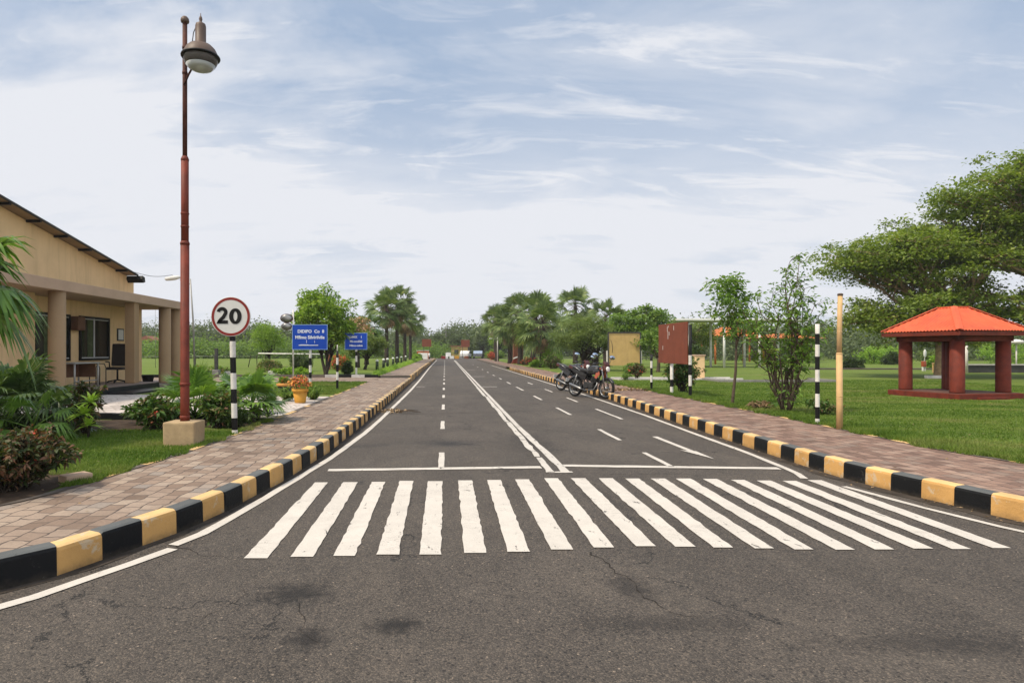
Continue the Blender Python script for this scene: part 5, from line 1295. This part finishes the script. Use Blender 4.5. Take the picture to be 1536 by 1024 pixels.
x_ = np.where(sd_ < .35, np.interp(y_, OLy, OLx) + rng.normal(-.25, .5, k), np.where(sd_ < .85, np.interp(y_, ORy, ORx) + rng.normal(.5, .9, k), np.interp(y_, [p[1] for p in KR], [p[0] for p in KR]) - np.abs(rng.normal(.04, .07, k))))
x_ = np.where((sd_ < .35) & (x_ > np.interp(y_, [p[1] for p in KL], [p[0] for p in KL]) - .15), -3.4, x_)
z_ = np.where(sd_ < .85, LZ + .012, .012)
struct(rawmesh('fallen_leaves', leaf_quads(np.stack([x_, y_, z_], 1), .045, rng, 4, .5), 4, 'lf_dead'), 'stuff')
grass('grass', [((-5.6, -3.05, 17.5, 24.3), 16000)], 0, 24, .06, LZ)

# ================================================================== left garden
fan_palm('fan_palm', 'tall fan palm with drooping fronds entering at the left edge', (-6.3, 7.9, LZ), 1.95, .1, 24, .5, .8, 30, 'lf_palmnear', 3, (-22, 72), .5, curl=.1, width=1.1)
fan_palm('fan_palm', 'big dark fan palm clump in front of the first round column', (-6.85, 9.9, LZ), .1, .1, 30, .58, .66, 34, 'lf_palmdark', 4, (-5, 75), .35, width=.85)
fan_palm('fan_palm', 'low fan palm spreading below the big dark clump', (-6.15, 9.2, LZ), .05, .05, 14, .6, .6, 30, 'lf_palmdark', 5, (0, 60), .45, width=.8)
fan_palm('fan_palm', 'small young fan palm rising from the grass near the red shrub', (-5.6, 8.5, LZ), .1, .03, 9, .38, .36, 24, 'lf_palmnear', 6, (5, 65), .5, width=.8)
fan_palm('fan_palm', 'feathery fan palm clump just left of the red lamp pole', (-4.3, 10.7, LZ), .05, .06, 18, .5, .5, 32, 'lf_palmnear', 7, (22, 82), .2, width=.8)
fan_palm('fan_palm', 'broad-leaved fan palm between the lamp pole and the speed sign', (-4.0, 11.9, LZ), .2, .05, 12, .35, .42, 18, 'lf_palmnear', 8, (15, 75), .2, width=1.25)
fan_palm('fan_palm', 'broad fan palm standing just right of the speed sign pole', (-3.35, 10.8, LZ), .2, .05, 15, .35, .42, 18, 'lf_palmnear', 9, (5, 80), .25, width=1.2)
fan_palm('fan_palm', 'fine grassy palm shrub touching the left sidewalk edge', (-3.2, 11.25, LZ), .02, .04, 16, .24, .3, 16, 'lf_palmnear', 10, (10, 80), .2, width=.5)
shrub('croton_shrub', 'upright dark croton with brownish-red leaves by the lime plant', (-5.25, 9.1, LZ), .78, .2, .2, 15, .1, 'lf_croton', 31, 30, z0=.1)
shrub('croton_shrub', 'dark green croton with red tips left of the lamp block', (-4.5, 9.65, LZ), .56, .36, .3, 28, .1, 'lf_crotongreen', 32, 30, ('lf_redfl', 4, .05), z0=.15)
shrub('croton_shrub', 'red and green croton between the lamp block and the speed sign', (-3.62, 9.9, LZ), .6, .36, .3, 28, .1, 'lf_crotongreen', 33, 28, ('lf_redfl', 3, .05), z0=.15)
shrub('croton_shrub', 'wide red-leaved shrub in the soil bed by the near sidewalk', (-3.78, 5.45, LZ), .56, .55, .5, 66, .06, 'lf_croton', 34, 42, ('lf_redfl', 9, .035), z0=.15)
strap_plant('lime_plant', 'lime green plant with arching strap leaves beside the dark croton', (-5.0, 8.75, LZ), 30, .34, .045, 'lf_lime', 35, tiers=3, h=.5, el=(0, 80))
shrub('low_shrub', 'low dark green shrub at the foot of the speed sign', (-3.35, 9.95, LZ), .3, .45, .25, 24, .07, 'lf_dark', 36, 26, z0=.1)
shrub('low_shrub', 'low dark shrub along the bed in front of the fan palms', (-6.3, 8.9, LZ), .3, .8, .3, 36, .08, 'lf_dark', 37, 26, z0=.1)
shrub('low_shrub', 'dark low shrub between the two crotons by the black edging', (-4.9, 10.4, LZ), .28, .6, .25, 26, .07, 'lf_dark', 38, 24, z0=.1)
shrub('low_shrub', 'round green shrub right behind the yellow flower pot', (-3.3, 15.6, LZ), .36, .3, .3, 30, .06, 'lf_mid', 39, 30, z0=.05)
shrub('low_shrub', 'green shrub left of the yellow flower pot', (-3.85, 15.2, LZ), .3, .26, .3, 22, .06, 'lf_mid', 40, 26, z0=.05)

# ================================================================== left of the road, beyond the side path
tree('round_tree', 'round bright green tree behind the larger blue sign', (-5.75, 29.7, .26), 1.0, .075, [((0, 0, 2.7), (1.45, 1.3, 1.35), 5), ((-.45, 0, 3.3), (.7, .7, .7), 1), ((.5, .1, 2.0), (.9, .8, .6), 1)], 125, 130, .34, .16, 'lf_round', 'bark_dark', 41, stems=3, flat=.8)
tree('field_tree', 'fine-leaved light green tree in the field left of the blue signs', (-12.4, 44, .26), .75, .1, [((0, 0, 1.95), (1.4, 1.2, 1.05), 3), ((-.5, 0, 2.4), (.8, .7, .6), 1)], 70, 90, .4, .15, 'lf_round', 'bark_dark', 42, aspect=.3)
tree('blossom_tree', 'brown-blossomed small tree behind the smaller blue sign', (-5.9, 42, .26), 1.2, .12, [((0, 0, 2.4), (1.0, .9, 1.05), 1)], 60, 90, .35, .14, 'lf_olive', 'bark_dark', 43, extra=('lf_pink', .55))
tree('small_tree', 'low olive tree with a bent trunk on the left lawn', (-4.9, 37.9, .26), .7, .09, [((0, 0, 1.45), (1.3, 1.1, .72), 1)], 75, 120, .3, .13, 'lf_olive', 'bark_dark', 44, lean=(.15, 0))
def bush(name, label, loc, rx, ry, h, leaf, seed, n=40, per=90, ls=.1, cr=None, group=None, extra=None):
    rng = np.random.default_rng(seed); t = thing(name, label, 'bush', loc, 0, group)
    C = clumps((0, 0, h * .42), (rx * .85, ry * .85, h * .5), n, rng, .6, -.8); C[:, 2] = np.maximum(C[:, 2], .08)
    P, O = puff(C, per, cr or h * .22, rng, .9); P[:, 2] = np.maximum(P[:, 2], .02)
    mats = [leaf]; mi = None
    if extra: mats.append(extra[0]); mi = (rng.random(len(P)) < extra[1]).astype(int)
    rawmesh('foliage', leaf_quads(P, ls, rng, .5, .5, O), 4, mats, t, mi)
    b = MB()
    for c in C[:8]: limb(b, (0, 0, 0), c, .03 * h + .01, .008, rng, .1, 3, 5)
    b.build('stems', 'bark_dark', t); return t
bush('dark_bush', 'rounded dark bush beneath the larger blue sign', (-8.1, 35, .26), .65, .6, 1.0, 'lf_dark', 51)
bush('dark_bush', 'narrow black-green bush by the smaller blue sign post', (-4.75, 30.2, .26), .24, .24, .62, 'lf_dark', 52, 24)
bush('flower_bush', 'pale flowering bush left of the rounded dark bush', (-9.6, 34, .26), .8, .6, .75, 'lf_olive', 53, extra=('lf_pink', .15))
bush('clipped_bush', 'clipped oval green bush behind the low olive tree', (-6.7, 39.5, .26), .7, .6, 1.1, 'lf_mid', 54, 50)
bush('flower_bush', 'small red-flowered bush between the two blue signs', (-6.2, 36.5, .26), .45, .4, 1.0, 'lf_mid', 55, extra=('lf_redfl', .35))
bush('ground_bush', 'low bushes along the raised lawn edge left of the sign', (-11.5, 30.0, .26), 1.5, .35, .42, 'lf_mid', 56, 60, 60, extra=('lf_pink', .1))
bush('ground_bush', 'low leafy strip at the lawn edge under the round tree', (-7.2, 29.4, .26), 1.2, .3, .35, 'lf_hedge', 57, 50, 60)
rng = np.random.default_rng(60)                                     # trimmed edge along the far left sidewalk
P = np.stack([rng.normal(-3.2, .09, 26000), rng.uniform(28.8, 82, 26000), .27 + np.abs(rng.normal(0, .09, 26000))], 1)
h_ = struct(rawmesh('grass_border', leaf_quads(P, .1, rng, .3, .3), 4, 'lf_hedge'), 'stuff')
bush('hedge_end', 'bright green hedge end at the far end of the left lawn', (-3.7, 80, .26), .6, 4.5, .75, 'lf_hedge', 58, 90, 60, .16)
PALM = [((-4.85, 62, .26), 5.9, 1.0, 61), ((-4.6, 70, .26), 5.0, 1.0, 62), ((-5.7, 60, .26), 5.2, .95, 63), ((-4.5, 79, .26), 5.0, 1.0, 64)]
LBL = ['tallest fan palm of the left row, nearest the road', 'fan palm with a hanging crown at the right of the left row', 'fan palm with dry brown fronds at the left of the left row', 'farthest fan palm of the left row']
for (loc, h_, s_, sd), lb in zip(PALM, LBL):
    fan_palm('fan_palm', lb, loc, h_, .16, 30, 1.2, 1.15, 24, 'lf_palm', sd, (-55, 88), .22, dead=12, width=.8, roll=.55, group='fan palms along the left side')
fan_palm('fan_palm', 'smaller fan palm between the round tree and the left palm row', (-6.6, 52, .26), 2.9, .15, 24, .9, .85, 20, 'lf_palmdark', 65, (-50, 80), .35, dead=5, group='fan palms along the left side')
# ================================================================== right of the road
PR = [((6.9, 88, .18), 5.4, 71, 'farthest fan palm of the right row'), ((6.25, 61, .18), 3.9, 72, 'fan palm nearest the kerb in the right row, before the kiosk'), ((6.7, 56.5, .18), 4.6, 73, 'tallest-crowned fan palm in the middle of the right row'), ((7.3, 53, .18), 4.3, 74, 'fan palm with a leaning trunk in the right row'), ((7.1, 46, .18), 3.1, 75, 'short fan palm at the near end of the right row'),
      ((12.6, 61, .18), 5.6, 76, 'tall fan palm standing behind the olive tree'), ((14.8, 58, .18), 4.2, 77, 'fan palm farthest from the road on the right'), ((6.0, 74, .18), 4.9, 78, 'fan palm behind the slim light pole')]
for loc, h_, sd, lb in PR:
    fan_palm('fan_palm', lb, loc, h_, .19, 30, 1.25, 1.2, 24, 'lf_palm', sd, (-58, 88), .24, dead=10, width=.8, roll=.55, group='fan palms along the right side', lean=(.3 if sd == 74 else 0, 0))
tree('olive_tree', 'feathery olive-green tree with a leaning forked trunk behind the motorcycles', (8.6, 38.5, LZ), .7, .13, [((0, 0, 2.15), (1.95, 1.5, 1.1), 4), ((.3, 0, 2.7), (1.2, 1, .7), 1), ((-1.0, 0, 1.7), (.9, .8, .6), 1)], 130, 120, .38, .17, 'lf_olive', 'bark_dark', 81, lean=(.25, 0), stems=2, aspect=.22)
tree('leafy_tree', 'broad-leaved green tree behind the ochre board', (13.6, 45, LZ), 1.5, .16, [((-.8, 0, 3.0), (1.5, 1.4, 1.0), 2), ((.8, 0, 3.3), (1.5, 1.4, 1.2), 3), ((0, 0, 2.3), (2.3, 1.5, .8), 2)], 110, 80, .5, .24, 'lf_mid', 'bark', 82, flat=.5)
tree('leafy_tree', 'smaller green tree right of the ochre board', (12.2, 36, LZ), .8, .1, [((0, 0, 1.7), (1.3, 1.1, .9), 1)], 55, 80, .38, .16, 'lf_mid', 'bark', 83)
tree('leafy_tree', 'dark green tree behind the rusty brown board', (19.0, 49, LZ), 1.3, .16, [((0, 0, 2.4), (2.2, 1.8, 1.2), 1)], 80, 90, .5, .2, 'lf_big', 'bark', 84)
tree('umbrella_shrub', 'flat-topped grey-green shrub over the beige pillar', (11.0, 28.5, LZ), .9, .06, [((0, 0, 1.2), (.7, .6, .22), 1)], 34, 90, .2, .1, 'lf_dark', 'bark_dark', 85)
tree('young_tree', 'slender young tree with a bare straight trunk beside the right sidewalk', (6.5, 14.2, LZ), 1.5, .032, [((0, 0, 2.25), (.55, .5, .45), 3), ((-.3, 0, 2.55), (.3, .3, .3), 1), ((.2, 0, 1.75), (.5, .45, .35), 2), ((.05, 0, 2.75), (.25, .25, .2), 1)], 66, 40, .19, .115, 'lf_neem', 'bark', 86, lean=(.09, 0), flat=.6, aspect=.4)
# multi-stemmed young tree: fans of stems with whorled leaves
t = thing('young_tree', 'multi-stemmed young tree fanning up from the right lawn', 'tree', (6.74, 12.4, LZ))
rng = np.random.default_rng(87); b = MB(); P = []; O = []
ends = [(-.98, 0, 1.72), (-.8, .15, 2.05), (-.62, -.1, 2.2), (-.5, .2, 1.9), (-.35, -.2, 2.05), (-.22, .1, 2.3), (.0, 0, 2.75), (.13, .1, 3.0), (.2, -.1, 2.95), (.3, .05, 2.55), (.42, .1, 2.45), (.5, -.1, 2.1), (.48, .1, 1.75), (-.7, -.2, 1.5), (.2, -.2, 2.3), (.08, .2, 2.5), (.62, 0, 1.55), (.7, .1, 1.9), (-.3, .15, 1.6), (.1, -.15, 1.9)]
for i, e_ in enumerate(ends):
    left_ = e_[0] < -.2; st = (-.06 if left_ else .05, rng.normal() * .03, 0)
    pts = limb(b, st, e_, .032 if i in (6, 7, 3) else .02, .005, rng, .2 if left_ else .1, 8, 6)
    for k in range(2, 9):
        for _ in range(3):
            p = pts[k]; d = Vector((rng.normal(), rng.normal(), abs(rng.normal()) * .7 + .1)).normalized() * rng.uniform(.1, .3); q_ = p + d
            b.tube([p, p.lerp(q_, .5) + Vector((0, 0, .015)), q_], [.005, .004, .002], 4)
            if p.z < .75: continue
            for _ in range(8): f = rng.uniform(.3, 1.1); P.append(tuple(p.lerp(q_, f) + Vector(rng.normal(size=3)) * .03)); O.append(tuple(d.normalized() * .8))
for _ in range(150): a = rng.uniform(0, 6.28); r_ = rng.uniform(.05, .42); P.append((r_ * math.cos(a), r_ * math.sin(a), rng.uniform(.15, .6))); O.append((math.cos(a), math.sin(a), -.3))
rawmesh('crown', leaf_quads(np.array(P), .1, rng, .5, .38, np.array(O), .3), 4, 'lf_neem', t); b.build('trunk', 'bark', t)
shrub('low_shrub', 'small ragged shrub at the foot of the multi-stemmed tree', (7.25, 12.0, LZ), .36, .35, .3, 16, .07, 'lf_crotongreen', 88, 20)
shrub('low_shrub', 'dry brownish weed clump at the right sidewalk edge', (6.5, 12.9, LZ), .2, .3, .25, 16, .05, 'lf_dead', 89, 18)
shrub('croton_bush', 'dark-stemmed croton bush behind the rusty brown board', (6.95, 18.4, LZ), 1.15, .55, .5, 34, .11, 'lf_crotongreen', 90, 26, ('lf_pink', 14, .07), z0=.35)
shrub('red_shrub', 'small red-leaved shrub on the lawn before the ochre board', (8.1, 26.6, LZ), .8, .3, .3, 16, .1, 'lf_croton', 91, 26, ('lf_redfl', 5, .07))
shrub('low_shrub', 'sparse green shrub just left of the red-leaved shrub', (7.45, 26.0, LZ), .35, .4, .3, 14, .07, 'lf_mid', 92, 18)
bush('rusty_bush', 'rounded rust-brown bush on the lawn at the near end of the right palms', (7.1, 42.5, LZ), .62, .55, 1.0, 'lf_croton', 93, 40, extra=('lf_mid', .3))
bush('green_bush', 'bright green bush above the rust-brown bush', (7.6, 45.2, LZ), .7, .6, 1.55, 'lf_hedge', 94, 40)
bush('rusty_bush', 'orange-brown bush behind the olive tree trunk', (10.1, 44, LZ), .8, .6, 1.1, 'lf_croton', 95, 40)
bush('rusty_bush', 'low brown shrub with red flowers near the planter tub', (7.1, 53, LZ), .8, .6, .7, 'lf_croton', 96, 40, extra=('lf_redfl', .2))
bush('green_bush', 'light green bush at the lawn edge before the right palms', (6.8, 47.5, LZ), .5, .9, .5, 'lf_hedge', 97, 40)
bush('green_bush', 'dark green bush at the right edge of the olive tree', (10.0, 33.5, LZ), .8, .5, .55, 'lf_mid', 98, 40)
bush('clipped_hedge', 'clipped dark hedge at the far end of the right sidewalk', (7.6, 98, LZ), 1.6, 3, 1.4, 'lf_mid', 99, 70, 80, .22)
bush('flower_bush', 'orange-red flowering bush at the base of the farthest right palm', (6.1, 84, LZ), .5, .5, 1.2, 'lf_dark', 100, 40, extra=('lf_redfl', .5))
bush('white_flower_bush', 'grey-green bush behind the right palm trunks', (8.6, 50, LZ), .9, .8, 1.3, 'lf_olive', 101, 40)
for i, (x, y, rx, h_, lf, lb) in enumerate(((39.5, 58, 1.6, 1.8, 'lf_hedge', 'bright green bush at the back of the right lawn, left of the pavilion'), (42.5, 60, 2.4, 1.9, 'lf_hedge', 'broad light green bush at the back of the lawn beside the pavilion'), (39.2, 55, .9, 1.1, 'lf_dark', 'small dark bush in front of the bright green bushes'), (45, 58, 1.8, 1.3, 'lf_olive', 'grey-green bush just left of the pavilion columns'), (36, 62, 1.4, 1.2, 'lf_mid', 'low bush beyond the bamboo pole'), (52, 58, 3, 2.1, 'lf_hedge', 'green bush seen between the pavilion columns'), (33, 42, .7, .8, 'lf_hedge', 'small round bush right of the pavilion'), (27.2, 42, .9, .7, 'lf_dark', 'dark low bush beyond the tall striped post'))):
    bush('garden_bush', lb, (x, y, LZ), rx, rx * .7, h_, lf, 110 + i, 46, 80, .16)
# the two spreading rain trees on the right: layered leaf pads on long limbs
def rain_tree(label, loc, h, pads, seed, npad, per, r_tr, fork):
    rng = np.random.default_rng(seed); t = thing('rain_tree', label, 'tree', loc); b = MB(); Pa = []
    tp = Vector((0, 0, fork))
    b.tube([(0, 0, -.8), (0, 0, .15), (.05, 0, fork * .5), tp], [r_tr * 1.5, r_tr * 1.15, r_tr, r_tr * .9], 12)
    for (ex, ey, ez, rad) in pads:
        pts = limb(b, tp, (ex, ey, ez), r_tr * .5, r_tr * .08, rng, .1, 8, 7)
        for j in range(npad):
            k = rng.integers(3, 9); a = rng.uniform(0, 6.283); q = rad * math.sqrt(rng.random())
            c = Vector((ex, ey, ez)).lerp(pts[k], rng.random() * .5) + Vector((math.cos(a) * q, math.sin(a) * q, rng.normal() * .45 * rad * .6 + .2))
            limb(b, pts[k], c, r_tr * .1, .008, rng, .12, 4, 4)
            m = int(per * rng.uniform(.5, 1.4)); d = rng.normal(size=(m, 3)) * np.array([.3, .3, .13]) * rng.uniform(.6, 1.4); d[:, 2] -= .12 * (d[:, 0] ** 2 + d[:, 1] ** 2)
            Pa.append(np.array(c) + d)
    P = np.concatenate(Pa); P = P[P[:, 2] > 1.15]
    rawmesh('crown', leaf_quads(P, .16, rng, .9, .6), 4, 'lf_big', t); b.build('trunk', 'bark_pale', t); return t
TOPL = np.array([(16.3, 4.6), (16.9, 5.2), (18.1, 5.8), (19.3, 6.2), (20.7, 6.5), (21.2, 7.6), (22.4, 8.5), (23.9, 9.0), (25, 9.6), (28, 10.6), (33, 10)])
rt = np.random.default_rng(5)
def pads_for(x0, x1, ox, oy, n, zmin):
    out = []
    for i in range(n):
        x = x0 + (x1 - x0) * (i + .5) / n + rt.normal() * .25; top = np.interp(x, TOPL[:, 0], TOPL[:, 1]) - .35
        z = top - (top - zmin) * (rt.random() ** 1.35 if i % 3 else 0.0)
        out.append((x - ox, rt.uniform(-2.2, 2.2), z - LZ, rt.uniform(.8, 1.35)))
    return out
rain_tree('spreading tree with layered leaves and a pale trunk behind the pavilion', (22.4, 28.4, LZ), 7, [(x, y, min(z, 6.6), r_) for x, y, z, r_ in pads_for(18.9, 25, 22.4, 28.4, 38, 1.7)] + [(x - 22.4, rt.uniform(-1, 1.5), rt.uniform(1.9, 3.3), .9) for x in (18.6, 19.2, 19.9, 20.6, 21.4, 22.4, 23.4)], 121, 19, 68, .2, 2.0)
rain_tree('taller spreading tree rising at the right edge of the photo', (29, 27.3, LZ), 10, pads_for(22, 31.5, 29, 27.3, 46, 2.4) + [(x - 29, rt.uniform(-1.5, 2), rt.uniform(1.5, 3.4), 1.0) for x in (20.5, 21.8, 23, 24.2, 25.4, 26.5, 27.6, 28.6, 29.6, 30.6)], 122, 20, 72, .34, 2.6)
# ================================================================== far wood and field edge
def wood(name, xs, y0, y1, hf, n, seed, leaf, ls):
    rng = np.random.default_rng(seed); C = []
    for _ in range(n):
        x = rng.uniform(*xs); y = rng.uniform(y0, y1); h = hf(x) * rng.uniform(.7, 1.15); r = rng.uniform(1.4, 2.6)
        for k in range(10): C.append((x + rng.normal() * r * .6, y + rng.normal() * r * .5, max(.6, h * rng.uniform(.15, .92))))
    C = np.array(C); P = np.repeat(C, 46, 0); d = rng.normal(size=P.shape) * np.array([.95, .9, .7]); P = P + d; P[:, 2] = np.maximum(P[:, 2], .1)
    return struct(rawmesh(name, leaf_quads(P, ls, rng, .5, .6, d * .4), 4, leaf), 'stuff')
wood('far_woodland', (-95, -9), 122, 150, lambda x: 8.0 - 1.6 * math.sin(x * .13) ** 2 - (2 if x > -30 else 0), 190, 131, 'lf_far', .55)
wood('far_woodland', (-14, 16), 150, 172, lambda x: 6.2 + 1.5 * math.sin(x * .5), 90, 132, 'lf_far', .55)
wood('far_woodland', (6, 120), 128, 150, lambda x: 7.0, 170, 133, 'lf_far', .6)
wood('far_woodland', (26, 95), 76, 96, lambda x: 4.4 + 1.3 * math.sin(x * .4), 95, 134, 'lf_far', .4)
wood('far_hedge', (-60, -12), 92, 97, lambda x: 2.6, 80, 135, 'lf_mid', .35)
wood('far_hedge', (-10, 1), 120, 125, lambda x: 2.2, 16, 136, 'lf_mid', .35)
for i, (x, y, lb) in enumerate(((-1.6, 128, 'tree at the road end just left of the utility pole'), (2.2, 131, 'dark tree at the road end right of the utility pole'), (7.2, 122, 'tree at the road end right of the far cars'), (9.6, 112, 'light green tree behind the clipped hedge'), (12.5, 106, 'bright low tree right of the clipped hedge'), (-12, 100, 'light green tree left of the far left palms'))):
    tree('road_end_tree', lb, (x, y, .0), 1.4, .18, [((0, 0, 3.2), (1.9, 1.6, 1.6), 1)], 50, 80, .55, .3, 'lf_far' if i < 3 else 'lf_round', 'bark_dark', 140 + i)
# dry litter
rng = np.random.default_rng(150)
def litter(label, loc, n, rx, ry, stick):
    t = thing('leaf_litter', label, 'dry leaves', loc); P = np.stack([rng.normal(0, rx, n), rng.normal(0, ry, n), np.abs(rng.normal(0, .03, n)) + .01], 1)
    rawmesh('leaves', leaf_quads(P, .1, rng, .6, .4), 4, 'lf_dead', t); b = MB()
    for _ in range(stick): x = rng.normal() * rx; y = rng.normal() * ry; a = rng.uniform(-.5, .5); b.tube([(x, y, .02), (x + .25 * math.cos(a), y + .25 * math.sin(a), .05), (x + .5 * math.cos(a), y + .5 * math.sin(a), .02)], .008, 5)
    b.build('twigs', 'bark', t)
litter('broken dry frond lying by the kerb on the left side of the road', (-1.25, 14.2, .005), 60, .16, .06, 5)
litter('heap of dry leaves on the right sidewalk beyond the motorcycles', (5.5, 19.3, .185), 160, .35, .2, 6)
